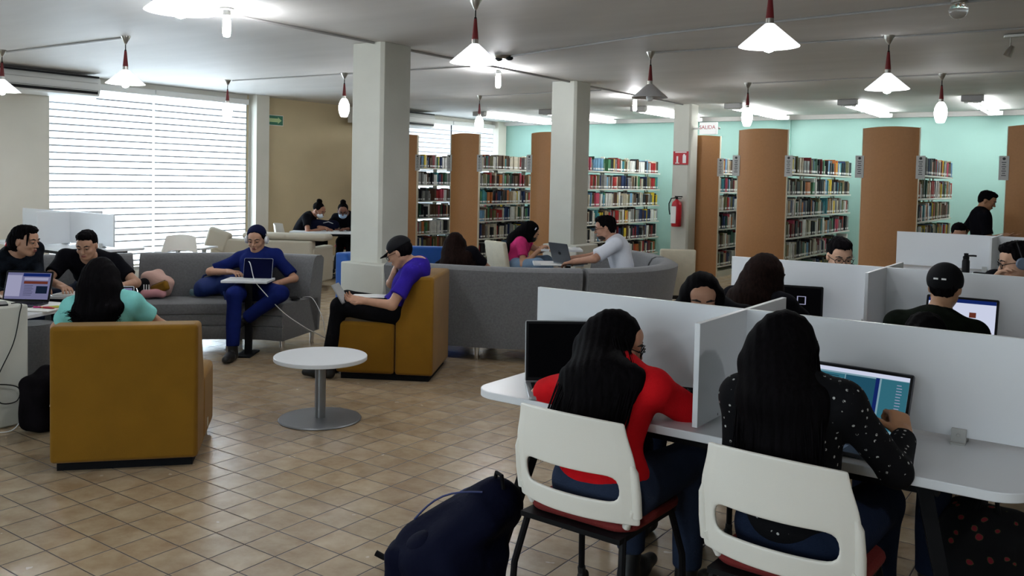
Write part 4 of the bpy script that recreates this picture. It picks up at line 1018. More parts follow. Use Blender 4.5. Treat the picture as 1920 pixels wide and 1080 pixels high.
        Sf.ell(neckhole, (.062,.062,.075), Rc, .012, sub=True)
        hem = pel-Rp[:,2]*.045
        Sf.build('shirt', shirt, root, max(h,.0075), noise=folds(shirt_noise, 17, seed), clips=((hem, -Rp[:,2]),))
    if pants is not None:
        top = pel+Rp[:,2]*.085; Tf = Fld(); Tf.ell(pel-Rp[:,2]*.0, (.164+g*.6,.118+g*.7,.12), Rp, .04, clips=((top, Rp[:,2]),))
        for (kn, an), hp in zip(legs, (hipL, hipR)):
            dn = nrm(an-kn); pt = an-dn*.02
            Tf.cone(hp, kn, .092+g*.8, .062+g, .05); Tf.cone(kn, an, .057+g, .045+g, .03, clips=((pt,dn),))
        Tf.build('trousers', pants, root, .010, noise=folds(.003, 15, seed+2))
    for (kn, an) in legs:
        dn = nrm(an-kn); ff = nrm(A3(fp[0],fp[1],0)); fl_ = an[2] < .22
        if not fl_: ff = nrm(ff-dn*(ff@dn)*.9)
        a0 = an+dn*.045-ff*.03
        if fl_: a0 = A3(an[0],an[1],.042)-ff*.02
        S2 = Fld(); S2.cone(a0, a0+ff*.10, .036, .040, .03); S2.cone(a0+ff*.10, a0+ff*.20, .040, .028, .03); S2.cone(an-dn*.02, a0, .044, .040, .02)
        S2.build('shoe', shoes, root, .008)
    # ---- hair
    hm = hairm or HAIRM
    if hair:
        Hf = Fld(); nz = strands()
        if hair == 'short':
            Hf.ell(HX(0,-.022,.040), A3(.082,.096,.086)*sc, Hm, .02, clips=((HX(0,.050,.045), Hm@nrm(A3(0,.75,-.66))),)); Hf.ell(HX(0,.030,.095), A3(.060,.058,.034)*sc, Hm, .02)
            Hf.ell(HX(0,-.055,-.01), A3(.068,.048,.06)*sc, Hm, .02)
            nz = lambda X,Y,Z: .004*np.sin(130*X+40*Z)*np.cos(110*Y+30*X)+.002*np.sin(260*(X+Y))
        elif hair == 'capped':
            Hf.ell(HX(0,-.020,.018), A3(.0805,.0975,.088)*sc, Hm, .01, clips=((HX(0,-.002,0), Hm@nrm(A3(0,1,-.35))), (HX(0,0,-.050), Hm@nrm(A3(0,.25,-1))), (HX(0,0,.05), Hm[:,2])))
        elif hair == 'bun':
            Hf.ell(HX(0,-.022,.036), A3(.081,.096,.083)*sc, Hm, .02, clips=((HX(0,.058,.045), Hm@nrm(A3(0,.75,-.66))),)); Hf.ell(HX(0,-.06,.125), A3(.045,.045,.038), Hm, .01)
        elif hair[0] == 'long':
            # hair = ('long', end point (world), half width, wave, parts to front)
            L_, wd = hair[1], hair[2]; wave = hair[3] if len(hair) > 3 else 0; shift = hair[4] if len(hair) > 4 and hair[4] else 0; vol = 1.0 if L_ > .2 else .85
            Hf.ell(HX(0,-.022,.036), A3(.088,.102,.089)*sc, Hm, .02, clips=((HX(0,.055,.045), Hm@nrm(A3(0,.78,-.62))),))
            hpt = lambda u, q: neck+rt*u*wd*1.0-fw*(.118-.05*u*u)-up*q
            ept = lambda u: neck+rt*(u*wd+shift)-fw*(.142-.03*u*u)-up*(L_+.02*math.sin(u*9+seed)-.03*abs(u))
            for u in np.linspace(-1,1,9):
                th = u*1.95; p0 = HX(math.sin(th)*.066, -math.cos(th)*.072-.012, .012); p1 = HX(math.sin(th)*.074, -math.cos(th)*.082-.014, -.075)
                sh_ = hpt(u,.04)+rt*shift*.3; e_ = ept(u)
                Hf.cone(p0, p1, .040*sc, .046*sc, .03); Hf.cone(p1, sh_, .046*sc, .042*vol, .04); Hf.cone(sh_, e_, .036*vol, .016+.010*(1-abs(u)), .03)
            Hf.cone(HX(0,-.06,-.02), neck-fw*.075-up*.03, .078*vol, .080*vol, .05)
            nz = strands(.0024, 210, wave)
        if hair != 'cap': 
            Hf.build('hair', hm, root, max(h*.9,.006), noise=nz)
        if isinstance(hair, tuple) and hair[0] == 'long' and len(hair) > 5 and hair[5]:
            rn = random.Random(seed); mb = MB(); curly = hair[3] > 0
            for q in range(hair[5]):
                u = rn.uniform(-1.12,1.12); th = u*1.8; p0 = HX(math.sin(th)*.095, -math.cos(th)*.104-.012, rn.uniform(-.03,.05)); sh_ = hpt(u,.04)+rt*(shift*.3+.02*u)-fw*.034
                e_ = ept(u)+rt*(u*wd*.15+rn.uniform(-.02,.02))-fw*rn.uniform(.0,.025)-up*rn.uniform(-.06,.05)
                pts = []; ph = rn.uniform(0,6)
                for t in np.linspace(0,1,16):
                    if t < .45: s2 = t/.45; p = p0*(1-s2)+sh_*s2
                    else: s2 = (t-.45)/.55; p = sh_*(1-s2)+e_*s2
                    am = (.016 if curly else .004)*t
                    p = p+rt*am*math.sin(ph+t*(34 if curly else 7))-fw*am*math.cos(ph+t*(30 if curly else 6)); pts.append(tuple(p))
                mb.tube(pts, [.0022]*12+[.0018,.0014,.001,.0005], 3)
            mb.build('hair_strands', hm, root)
    return dict(root=root, H=HX, Hm=Hm, arms=arms, neck=neck, up=up, fw=fw, rt=rt, pel=pel, chest=chest, legs=legs, base=base, hc=hc)
def hT(p): 
    Hm, hc = p['Hm'], p['hc']; return Matrix([[Hm[i,0],Hm[i,1],Hm[i,2],hc[i]] for i in range(3)]+[[0,0,0,1]])
def glasses(p, r=.024, c='black_plastic', wd=.0022):
    m = MB(); T = hT(p)
    for s in (-1,1):
        m.tube([(s*.032+r*1.15*math.cos(a), .104-.006*abs(math.cos(a)), .002+r*.85*math.sin(a)) for a in np.linspace(0,2*math.pi,17)[:-1]], wd, 6, T=T, closed=True)
        m.tube([(s*.059,.098,.006),(s*.078,.06,.008),(s*.082,-.005,.004),(s*.080,-.02,-.01)], wd, 6, T=T)
    m.tube([(-.006,.108,.004),(0,.110,.007),(.006,.108,.004)], wd, 6, T=T)
    m.build('glasses', MT[c], p['root'])
def facemask(p, mt):
    H, Hm = p['H'], p['Hm']
    f = Fld().ell(H(0,.060,-.050), A3(.064,.052,.050), Hm, .02, clips=((H(0,.0,-.012), Hm[:,2]), (H(0,.035,0), -Hm[:,1]))); f.build('face_mask', mt, p['root'], .005)
    m = MB(); T = hT(p)
    for s in (-1,1): m.tube([(s*.060,.055,-.02),(s*.080,.0,.004),(s*.084,-.014,-.01),(s*.078,-.002,-.03),(s*.058,.045,-.07)], .0016, 5, T=T)
    m.build('mask_loop', mt, p['root'])
BLK = cloth('black t-shirt', (.004,.004,.006)); JEAN = cloth('dark jeans', (.010,.016,.035)); BLKP = cloth('black trousers', (.004,.004,.005))
LB = (.36,.19,.12)
# ---- nearest row
p = person('person in a red t-shirt with long black hair, leaning over the nearest desk', (-1.47,2.64,0), (-1.47,2.67,.545), (-1.515,2.83,.895), (-1.57,2.935,.99), 28, 92,
  ((-1.77,2.84,.79),(-1.72,3.06,.765)), ((-1.30,2.92,.79),(-1.52,3.10,.775)), ((-1.56,3.05,.56),(-1.54,3.1,.12)), ((-1.32,3.05,.56),(-1.30,3.12,.12)),
  cloth('red t-shirt', (.52,.008,.012), var=.1), cloth('blue jeans', (.022,.032,.06)), ('long', .32, .13, 0, -.06, 220), sc=.94, sleeve=.80, h=.0062, fem=True, head_pr=(22,0), hairm=HAIRM, seed=3, skinc=(.40,.20,.12))
glasses(p)
DOT = None
def _dots():
    m = bpy.data.materials.new('black blouse with small white marks'); m.use_nodes = True; t, N, L = nt(m); b = N['Principled BSDF']
    b.inputs['Roughness'].default_value = .85; b.inputs['Specular IOR Level'].default_value = .12
    tc = N.new('ShaderNodeTexCoord'); v = N.new('ShaderNodeTexVoronoi'); v.inputs['Scale'].default_value = 40; v.inputs['Randomness'].default_value = .35; L.new(tc.outputs['Object'], v.inputs['Vector'])
    n = N.new('ShaderNodeTexNoise'); n.inputs['Scale'].default_value = 150; L.new(tc.outputs['Object'], n.inputs['Vector'])
    r = N.new('ShaderNodeMapRange'); r.inputs['From Min'].default_value = .19; r.inputs['From Max'].default_value = .15; L.new(v.outputs['Distance'], r.inputs['Value'])
    r2 = N.new('ShaderNodeMapRange'); r2.inputs['From Min'].default_value = .42; r2.inputs['From Max'].default_value = .5; L.new(n.outputs['Fac'], r2.inputs['Value'])
    mu = N.new('ShaderNodeMath'); mu.operation = 'MULTIPLY'; L.new(r.outputs[0], mu.inputs[0]); L.new(r2.outputs[0], mu.inputs[1])
    mx = N.new('ShaderNodeMix'); mx.data_type = 'RGBA'; mx.inputs['A'].default_value = (.003,.003,.004,1); mx.inputs['B'].default_value = (.42,.42,.40,1); L.new(mu.outputs[0], mx.inputs['Factor']); L.new(mx.outputs['Result'], b.inputs['Base Color']); return m
p = person('person in a black blouse with small white marks, very long black hair, nearest desk', (-.78,2.62,0), (-.79,2.655,.55), (-.832,2.69,.985), (-.868,2.75,1.08), 75, 85,
  ((-1.00,2.70,.72),(-.84,2.90,.775)), ((-.55,2.78,.765),(-.565,3.0,.80)), ((-.90,3.02,.56),(-.89,3.07,.12)), ((-.64,3.02,.56),(-.62,3.07,.12)),
  _dots(), JEAN, ('long', .30, .105, 0, 0, 180), sc=.95, longsleeve=True, h=.0065, fem=True, head_pr=(22,0), seed=5, handspec=(None,((-.25,.55,.5),(-.5,.3,-.7))), curls=(.5,1.25), skinc=(.42,.22,.12))
# ---- across the nearest desk
person('person across the nearest desk, only forehead and dark parted hair above the screen', (-1.62,4.02,0), (-1.62,4.06,.565), (-1.64,3.98,1.0), (-1.655,3.93,1.045), -62, -90,
  ((-1.40,3.85,.8),(-1.50,3.6,.77)), ((-1.86,3.85,.8),(-1.75,3.6,.77)), ((-1.50,3.6,.56),(-1.5,3.58,.12)), ((-1.74,3.6,.56),(-1.74,3.58,.12)),
  BLK, JEAN, ('long', .14, .09), h=.007, fem=True, head_pr=(16,0), seed=7)
person('person across the nearest desk with only black hair showing, in front of the backwards cap', (-.68,4.02,0), (-.68,4.06,.545), (-.66,3.92,.94), (-.655,3.84,.965), -80, -90,
  ((-.44,3.85,.8),(-.56,3.6,.77)), ((-.90,3.85,.8),(-.78,3.6,.77)), ((-.56,3.6,.56),(-.56,3.58,.12)), ((-.80,3.6,.56),(-.80,3.58,.12)),
  BLK, JEAN, 'short', h=.009, head_pr=(45,0), seed=8)
# ---- second desk
person('person with long dark hair seen from behind at the second desk', (-1.70,4.76,0), (-1.70,4.72,.565), (-1.67,4.80,.985), (-1.655,4.84,1.085), 60, 75,
  ((-1.92,4.9,.8),(-1.75,5.2,.77)), ((-1.42,4.95,.8),(-1.42,5.22,.78)), ((-1.78,5.15,.56),(-1.78,5.2,.12)), ((-1.56,5.15,.56),(-1.56,5.2,.12)),
  BLK, JEAN, ('long', .32, .10, 0, -.06, 60), h=.008, fem=True, head_pr=(15,0), hairm=HAIRB, seed=9)
p = person('person in a black cap worn backwards at the second desk', (-.82,4.84,0), (-.80,4.80,.53), (-.785,4.90,.92), (-.765,4.98,1.085), 85, 90,
  ((-1.02,4.90,.68),(-.93,5.2,.77)), ((-.56,4.90,.68),(-.64,5.2,.77)), ((-.94,5.28,.56),(-.94,5.33,.12)), ((-.70,5.28,.56),(-.70,5.33,.12)),
  cloth('dark green camouflage shirt', (.004,.006,.0035), var=.6), JEAN, 'short', sc=.93, h=.007, head_pr=(12,0), seed=10, skinc=(.38,.21,.12))
H, Hm = p['H'], p['Hm']
CAPM = mat('black cap twill', (.004,.004,.005), .8, spec=.15)
def cap(p, backwards=False, logo=True):
    H, Hm = p['H'], p['Hm']; s = -1 if backwards else 1
    f = Fld().ell(H(0,-.016,.040), A3(.088,.106,.092), Hm, .02, clips=((H(0,-.016,.030), Hm@nrm(A3(0,-.18*s,-1))),)); f.cone(H(0,-.016,.13), H(0,-.016,.134), .008,.006,.004)
    f.build('cap', CAPM, p['root'], .006)
    b_ = Fld()
    for a in np.linspace(-.55,.55,9): b_.cone(H(math.sin(a)*.09, s*(math.cos(a)*.085)-.016, .034), H(math.sin(a)*.115, s*(.155-.05*a*a)-.016, .022-.02*a*a), .006, .005, .008)
    b_.build('cap_brim', CAPM, p['root'], .005)
    if logo:
        m = MB(); T = hT(p)
        for x0 in (-.026,.006): m.box((x0+.010,-.1215,.055),(.018,.004,.007), T=T)
        m.build('cap_lettering', MT['paper'], p['root'])
f = Fld().ell(H(0,-.016,.040), A3(.087,.106,.092), Hm, .02, clips=((H(0,-.016,-.002), Hm@nrm(A3(0,.25,-1))),)); f.build('cap', CAPM, p['root'], .006)
m = MB(); T = hT(p)
for x0 in (-.030,.008): m.box((x0+.012,-.1215,.028),(.021,.006,.008), T=T)
m.build('cap_lettering', MT['paper'], p['root'])
p = person('person with glasses and short black hair looking over the second desk screen', (-1.62,6.35,0), (-1.62,6.38,.565), (-1.61,6.20,1.01), (-1.59,6.10,1.125), -58, -90,
  ((-1.36,6.1,.8),(-1.45,5.9,.77)), ((-1.86,6.1,.8),(-1.72,5.9,.77)), ((-1.50,5.95,.56),(-1.5,5.9,.12)), ((-1.74,5.95,.56),(-1.74,5.9,.12)),
  BLK, JEAN, 'short', h=.0065, head_pr=(18,0), seed=11, skinc=(.46,.27,.18)); glasses(p)
p = person('person with glasses and headphones at the right edge behind the second desk', (-.55,6.25,0), (-.50,6.30,.565), (-.50,6.10,1.04), (-.535,6.03,1.165), -165, -110,
  ((-.30,6.0,.8),(-.36,5.8,.77)), ((-.76,5.98,.90),(-.66,5.92,1.04)), ((-.50,5.95,.56),(-.5,5.9,.12)), ((-.74,5.95,.56),(-.74,5.9,.12)),
  BLK, JEAN, 'short', h=.007, head_pr=(15,0), seed=12, skinc=(.46,.27,.18)); glasses(p)
def headphones(p, mt, mt2):
    m = MB(); T = hT(p); m.tube([(.088*math.cos(a), -.012, .005+.122*math.sin(a)) for a in np.linspace(0,math.pi,18)], .006, 8, T=T); m.build('headband', mt, p['root'])
    for s in (-1,1):
        m = MB(); m.lathe([(.0,-.014),(.030,-.014),(.036,-.006),(.036,.006),(.028,.014),(.0,.014)], seg=20, T=T@Matrix.Translation((s*.092,-.006,-.005))@Matrix.Rotation(R2(90),4,'Y')); m.build('ear_cup', mt2, p['root'])
headphones(p, MT['black_plastic'], mat('blue grey cup', (.10,.13,.18), .5))
# ---- farthest desk and standing person
person('person behind the farthest desk, only the top of the head showing', (-1.62,11.05,0), (-1.60,11.05,.565), (-1.56,10.98,1.0), (-1.56,10.92,1.085), -70, -90,
  ((-1.36,10.8,.8),(-1.45,10.55,.77)), ((-1.86,10.8,.8),(-1.72,10.55,.77)), ((-1.50,10.6,.56),(-1.5,10.6,.12)), ((-1.74,10.6,.56),(-1.74,10.6,.12)),
  BLK, JEAN, 'short', h=.010, head_pr=(20,0), seed=13)
person('person standing in black, looking down at one hand, before the teal wall', (-1.48,11.95,0), (-1.47,11.95,.87), (-1.465,11.93,1.33), (-1.42,11.96,1.455), 0, 20,
  ((-1.64,12.05,1.1),(-1.68,12.0,.88)), ((-1.38,11.76,1.10),(-1.18,11.72,1.06)), ((-1.52,12.02,.46),(-1.52,12.02,.09)), ((-1.42,11.9,.46),(-1.42,11.9,.09)),
  BLK, BLKP, 'short', h=.009, head_pr=(25,0), seed=14, sc=.97, skinc=(.34,.17,.09), sleeve=.8, handspec=(None,((.95,.25,0),(0,0,1))), curls=(.4,.3))
# ---- curved sofa
WH = cloth('white short sleeved shirt', (.66,.68,.74), var=.03)
p = person('person in a white shirt with glasses, using a laptop on the curved sofa', (-4.05,7.55,0), (-4.02,7.68,.56), (-4.17,7.66,1.01), (-4.235,7.60,1.13), 208, 205,
  ((-4.15,7.28,.86),(-4.42,7.28,.80)), ((-4.45,7.75,.83),(-4.62,7.50,.80)), ((-4.42,7.42,.55),(-4.5,7.35,.12)), ((-4.45,7.62,.55),(-4.55,7.55,.12)),
  WH, cloth('dark trousers', (.01,.012,.02)), 'short', h=.0065, head_pr=(12,0), seed=15, skinc=(.40,.21,.14), sleeve=.85); glasses(p)
m = Fld(); H = p['H']; Hm = p['Hm']; m.ell(H(0,.040,-.078), A3(.056,.050,.036), Hm, .02, clips=((H(0,.05,-.066), Hm[:,2]),)); m.build('beard', mat('short dark beard', (.03,.018,.013), .9), p['root'], .005)
Fld().cone(p['neck']-p['rt']*.05+p['fw']*.06, p['neck']+p['fw']*.10-p['up']*.06, .014,.010,.008).cone(p['neck']+p['rt']*.05+p['fw']*.06, p['neck']+p['fw']*.10-p['up']*.06, .014,.010,.008).cone(p['neck']-p['rt']*.055+p['fw']*.0, p['neck']-p['rt']*.05+p['fw']*.06, .014,.014,.008).cone(p['neck']+p['rt']*.055, p['neck']+p['rt']*.05+p['fw']*.06, .014,.014,.008).build('shirt_collar', WH, p['root'], .006)
p = person('person with long brown hair seen from behind, slouching on the curved sofa', (-5.05,6.55,0), (-5.20,6.68,.52), (-5.31,6.56,.84), (-5.33,6.60,.945), 120, 122,
  ((-5.55,6.75,.64),(-5.45,6.95,.60)), ((-5.05,6.9,.64),(-5.2,7.05,.60)), ((-5.5,7.05,.56),(-5.55,7.15,.12)), ((-5.3,7.12,.56),(-5.32,7.25,.12)),
  BLK, JEAN, ('long', .26, .13, .004, 0, 90), h=.008, fem=True, head_pr=(5,0), hairm=HAIRB, seed=16)
p = person('person in a pink t-shirt and black face mask sitting cross-legged on a cream chair', (-6.0,8.62,0), (-6.02,8.56,.57), (-5.95,8.64,.875), (-5.87,8.70,.965), 38, 40,
  ((-5.85,8.86,.74),(-5.64,8.74,.775)), ((-5.80,8.44,.70),(-5.66,8.60,.775)), ((-5.80,8.90,.60),(-5.62,8.72,.55)), ((-5.66,8.42,.60),(-5.62,8.66,.55)),
  cloth('pink t-shirt', (.50,.035,.15), var=.15), cloth('light blue jeans', (.16,.24,.34)), ('long', .26, .07, 0, 0, 40), h=.0065, fem=True, head_pr=(35,0), seed=17, skinc=(.44,.24,.15), shoes=mat('pale shoe', (.6,.5,.43), .6), sleeve=.6)
facemask(p, mat('black mask cloth', (.005,.005,.006), .7))
m = MB(); m.box((.084,.02,.06),(.006,.012,.045), T=hT(p)); m.build('hair_clip', MT['chrome'], p['root'])
# ---- mustard armchairs
PUR = cloth('purple blue t-shirt', (.024,.012,.21), var=.1)
p = person('person in a black cap and purple-blue t-shirt reading a tablet in the mustard armchair', (-4.72,5.22,0), (-4.74,5.14,.545), (-4.60,5.22,.90), (-4.68,5.10,1.00), 205, 210,
  ((-4.56,4.88,.60),(-4.90,4.80,.64)), ((-4.97,5.28,.70),(-4.75,5.13,.85)), ((-5.10,4.80,.57),(-5.16,4.62,.10)), ((-5.18,4.98,.60),(-5.42,4.72,.10)),
  PUR, BLKP, 'capped', h=.0062, head_pr=(28,0), seed=18, skinc=(.42,.23,.15), sleeve=.7, handspec=(((-.8,-.45,.1),(.3,-.5,.8)), ((.25,-.1,.9),(.3,.35,-.1))), curls=(.6,1.0)); 
glasses(p)
H, Hm = p['H'], p['Hm']
f = Fld().ell(H(0,-.016,.040), A3(.087,.106,.090), Hm, .02, clips=((H(0,-.016,.028), Hm@nrm(A3(0,-.12,-1))),)); f.build('cap', CAPM, p['root'], .006)
f = Fld()
for a in np.linspace(-.6,.6,11): f.cone(H(math.sin(a)*.085, math.cos(a)*.085-.016, .040), H(math.sin(a)*.10, .158-.06*a*a, .026-.015*a*a), .006, .005, .008)
f.build('cap_brim', CAPM, p['root'], .005)
m = MB(); m.box((.0,.088,.062),(.03,.006,.012), T=hT(p)); m.build('cap_emblem', MT['paper'], p['root'])
p = person('person with long curly black hair and a teal t-shirt in the near mustard armchair', (-4.62,2.78,0), (-4.80,2.78,.545), (-4.755,2.70,.875), (-4.775,2.71,.985), 135, 138,
  ((-5.10,2.62,.66),(-5.12,2.85,.62)), ((-4.68,3.05,.66),(-4.90,3.20,.64)), ((-5.12,3.0,.56),(-5.28,3.2,.12)), ((-4.95,3.15,.56),(-5.10,3.38,.12)),
  cloth('teal t-shirt', (.22,.60,.56), var=.05), JEAN, ('long', .11, .10, .012, -.03, 300), sc=.92, h=.0065, fem=True, head_pr=(15,0), seed=19, skinc=(.42,.22,.14))
# ---- left sofas
SCR = cloth('navy scrubs', (.006,.012,.085), var=.1)
p = person('person in navy scrubs with headphones, working on a tablet on the grey sofa', (-6.45,5.1,0), (-6.46,5.11,.545), (-6.645,5.30,.855), (-6.60,5.245,.985), -56, -52,
  ((-6.84,5.02,.72),(-6.42,4.99,.715)), ((-6.34,5.42,.68),(-6.24,5.12,.60)), ((-6.25,4.74,.55),(-6.19,4.68,.10)), ((-6.00,5.02,.56),(-6.18,4.92,.40)),
  SCR, SCR, None, h=.0060, fem=True, sc=1.0, head_pr=(14,0), seed=20, skinc=(.42,.23,.15), sleeve=.85, handspec=(None,None))
H, Hm = p['H'], p['Hm']
f = Fld().ell(H(0,-.022,.040), A3(.084,.100,.090), Hm, .02, clips=((H(0,.052,.050), Hm@nrm(A3(0,.80,-.6))),)); f.ell(H(0,-.07,-.01), A3(.06,.04,.06), Hm, .02); f.build('hair', HAIRM, p['root'], .006, noise=strands(.002,180))
f = Fld().ell(H(0,-.018,.050), A3(.087,.098,.085), Hm, .02, clips=((H(0,.038,.062), Hm@nrm(A3(0,.75,-.66))),(H(0,0,.02),-Hm[:,2]))); f.build('surgical_cap', cloth('dark navy cap',(.006,.008,.03)), p['root'], .006)
headphones(p, MT['chrome'], mat('silver cup', (.55,.56,.58), .35))
p = person('person in a black t-shirt with short black hair, reading on the left grey sofa', (-7.2,4.0,0), (-7.33,4.10,.56), (-6.98,3.86,.875), (-6.86,3.77,.99), -48, -38,
  ((-7.02,3.50,.68),(-6.62,3.52,.67)), ((-6.72,4.10,.68),(-6.52,3.80,.67)), ((-7.12,3.75,.56),(-6.95,3.65,.12)), ((-6.95,3.95,.56),(-6.75,3.85,.12)),
  BLK, JEAN, 'short', h=.0060, head_pr=(20,0), seed=21, skinc=(.42,.24,.16), sleeve=.7, sc=.96)
p = person('person with black hair tied with a red scrunchie, facing right at the far left', (-7.3,3.4,0), (-7.40,3.45,.56), (-7.14,3.36,.93), (-7.03,3.37,1.03), 30, 5,
  ((-6.92,3.42,.66),(-6.45,3.28,.66)), ((-6.98,3.10,.68),(-6.55,3.05,.665)), ((-7.02,3.62,.56),(-6.9,3.6,.12)), ((-7.0,3.4,.56),(-6.9,3.4,.12)),
  cloth('dark plaid shirt', (.006,.008,.012), var=.9), JEAN, 'short', h=.0065, fem=True, head_pr=(8,0), seed=22, skinc=(.42,.23,.15), longsleeve=True)
H, Hm = p['H'], p['Hm']
Fld().ell(H(0,-.05,.0), A3(.085,.085,.095), Hm, .03).cone(H(0,-.11,-.03), H(.02,-.15,-.16), .035,.02,.03).cone(H(.06,.06,.07), H(.075,.07,-.02), .012,.006,.01).build('hair_tail', HAIRM, p['root'], .006, noise=strands())
m = MB(); m.tube([tuple(H(.032*math.cos(a),-.122+.006*math.sin(3*a),-.035+.032*math.sin(a))) for a in np.linspace(0,2*math.pi,15)[:-1]], .014, 8, closed=True); m.build('scrunchie', MT['red'], p['root'])
# ---- masked students by the cream wall
MASKB = mat('pale blue mask', (.34,.46,.60), .7)
p = person('person leaning over the far table, pale face mask and black t-shirt, left of the pair', (-10.45,9.2,0), (-10.47,9.05,.58), (-10.30,9.22,.955), (-10.16,9.24,1.05), 15, 35,
  ((-10.12,8.98,.78),(-10.05,9.22,.77)), ((-10.1,9.05,.78),(-9.95,9.25,.77)), ((-10.1,9.3,.56),(-10.05,9.3,.12)), ((-10.05,9.1,.56),(-10.0,9.15,.12)),
  BLK, BLKP, 'bun', h=.009, fem=True, head_pr=(30,0), seed=23, skinc=(.28,.13,.08), sleeve=.6); facemask(p, mat('white mask', (.6,.66,.72), .7))
p = person('person with topknot, glasses and pale blue mask at the far table by the cream wall', (-10.2,9.95,0), (-10.22,9.95,.58), (-10.09,9.74,.97), (-10.03,9.62,1.04), -45, -55,
  ((-10.25,9.5,.78),(-10.0,9.4,.77)), ((-9.85,9.75,.78),(-9.8,9.5,.77)), ((-10.05,9.6,.56),(-10.0,9.5,.12)), ((-9.9,9.65,.56),(-9.8,9.55,.12)),
  BLK, BLKP, 'bun', h=.009, fem=True, head_pr=(25,0), seed=24, skinc=(.16,.07,.045), longsleeve=True); facemask(p, MASKB); glasses(p)
person('person in black mostly hidden behind the nearest column at the far table', (-9.35,9.95,0), (-9.3,10.0,.58), (-9.42,9.95,1.0), (-9.46,9.9,1.1), 215, 215,
  ((-9.7,10.0,.78),(-9.75,9.8,.77)), ((-9.5,10.1,.78),(-9.75,9.95,.77)), ((-9.6,9.85,.56),(-9.6,9.8,.12)), ((-9.5,9.7,.56),(-9.5,9.7,.12)),
  BLK, BLKP, 'short', h=.012, seed=25, facing=False)
# ================================================================= SMALL THINGS
SCRN = {k: emis('screen '+k, c, e) for k, (c, e) in {'white':((.75,.8,1.0),.28),'blue':((.03,.16,.26),.16),'blue2':((.06,.28,.38),.17),'navy':((.01,.03,.20),.2),'violet':((.42,.42,.75),.13),'lilac':((.62,.62,.9),.18),'ink':((.02,.04,.10),.1),'rust':((.35,.08,.05),.12),'pale':((.30,.5,.6),.22),'off':((.004,.004,.006),.05)}.items()}
SN = list(SCRN)
LAPG = mat('dark grey laptop shell', (.07,.075,.085), .4, .5); LAPS = mat('silver laptop shell', (.4,.41,.42), .35, .7); LAPK = mat('black laptop shell', (.01,.01,.012), .4)
def laptop(loc, ang, label, shell, w=.33, d=.23, tilt=105, content=None, rimm=None, group=None, logo=False):
    """ang: direction (deg) in which the screen looks"""
    root = empty('laptop', loc, R2(ang+90), label, 'laptop', group)      # local -Y is where the screen looks
    m = MB(); m.prism(rrect(-w/2,-d,w/2,0,.012,4), 0, .014); m.build('base', shell, root, bevel=.002)
    m = MB()
    for r in range(5):
        for c in range(13): m.box((-w/2+.03+c*(w-.06)/12, -.045-r*.021, .0155),(.017,.016,.003))
    m.build('keyboard', MT['black_plastic'], root, smooth=0)
    m = MB(); m.box((0,-d+.045,.0148),(.09,.06,.001)); m.build('touchpad', rimm or shell, root, smooth=0)
    hgt = d*.98; T = Matrix.Translation((0,0,.012))@Matrix.Rotation(R2(90-tilt),4,'X')
    m = MB(); m.prism(rrect(-w/2,0,w/2,hgt,.010,4), -.003, .003, T=T@Matrix.Rotation(R2(90),4,'X')); lid = m.build('lid', shell, root, bevel=.001)
    m = MB(); m.box((0,-.0042,hgt/2),(w-.008,.001,hgt-.008), T=T); m.build('bezel', MT['black_plastic'], lid, smooth=0)
    m = MB(); m.box((0,-.0052,hgt/2+.002),(w-.026,.0008,hgt-.032), SN.index(content[0]) if content else SN.index('off'), T=T)
    for (x0,z0,x1,z1,k) in (content[1] if content else ()):     # fractions of the screen
        W_, H_ = w-.026, hgt-.032; m.box((-W_/2+W_*(x0+x1)/2, -.0060-.0002*SN.index(k), .018+H_*(z0+z1)/2),(W_*(x1-x0),.0004,H_*(z1-z0)), SN.index(k), T=T)
    m.build('screen', [SCRN[k] for k in SN], lid, smooth=0)
    if logo:
        m = MB(); TT = T@Matrix.Translation((0,.0035,hgt/2))@Matrix.Rotation(R2(90),4,'X')
        m.lathe([(.0,-.0008),(.016,-.0008),(.016,.0008),(0,.0008)], c=(-.005,-.002,0), seg=18, T=TT); m.lathe([(.0,-.0008),(.015,-.0008),(.015,.0008),(0,.0008)], c=(.007,-.003,0), seg=18, T=TT); m.box((.006,.021,0),(.004,.012,.0016), T=TT); m.build('fruit_emblem', MT['black_plastic'], lid)
    return root
def lines(x0, x1, z1, n, dz, k='ink', h=.010):
    rn = random.Random(n); return [(x0, z1-i*dz-h, x0+(x1-x0)*rn.uniform(.75,1), z1-i*dz, k) for i in range(n)]
doc = ('pale', [(0,.93,1,1,'white'),(.02,.10,.33,.90,'blue2'),(.34,.10,.66,.90,'blue'),(.66,.05,.70,.92,'navy'),(.72,.05,1,.92,'blue2'),(.10,.08,.62,.28,'navy'),(.38,.12,.50,.22,'violet')]+lines(.04,.31,.86,16,.032)+lines(.36,.64,.52,3,.035,'white',.006)+lines(.88,.94,.85,14,.05,'lilac',.012))
laptop((-.745,3.10,.742), -95, 'open laptop with a blue document on screen before the dotted blouse', LAPG, .345, .235, 112, doc, LAPS)
laptop((-1.885,3.115,.742), -52, 'open laptop with a black screen left of the person in red', LAPS, .38, .26, 100)
laptop((-1.68,5.43,.742), -75, 'open black laptop before the long-haired person at the second desk', LAPK, .34, .23, 108, ('off', [(.55,.45,.72,.72,'lilac'),(.57,.47,.70,.70,'off')]))
laptop((-.755,5.44,.742), -90, 'open laptop with a white page on screen before the backwards cap', LAPK, .37, .245, 108, ('white', [(0,.90,1,1,'navy'),(.62,.52,.72,.66,'rust'),(.80,.0,.96,.16,'rust'),(.86,.02,.90,.12,'pale'),(.05,.55,.30,.60,'lilac'),(.08,.6,.12,.75,'ink')]))
laptop((-4.56,7.33,.768), 70, 'grey laptop with a fruit emblem on its lid before the person in white', LAPG, .30, .21, 108, ('white', []), None, logo=True)
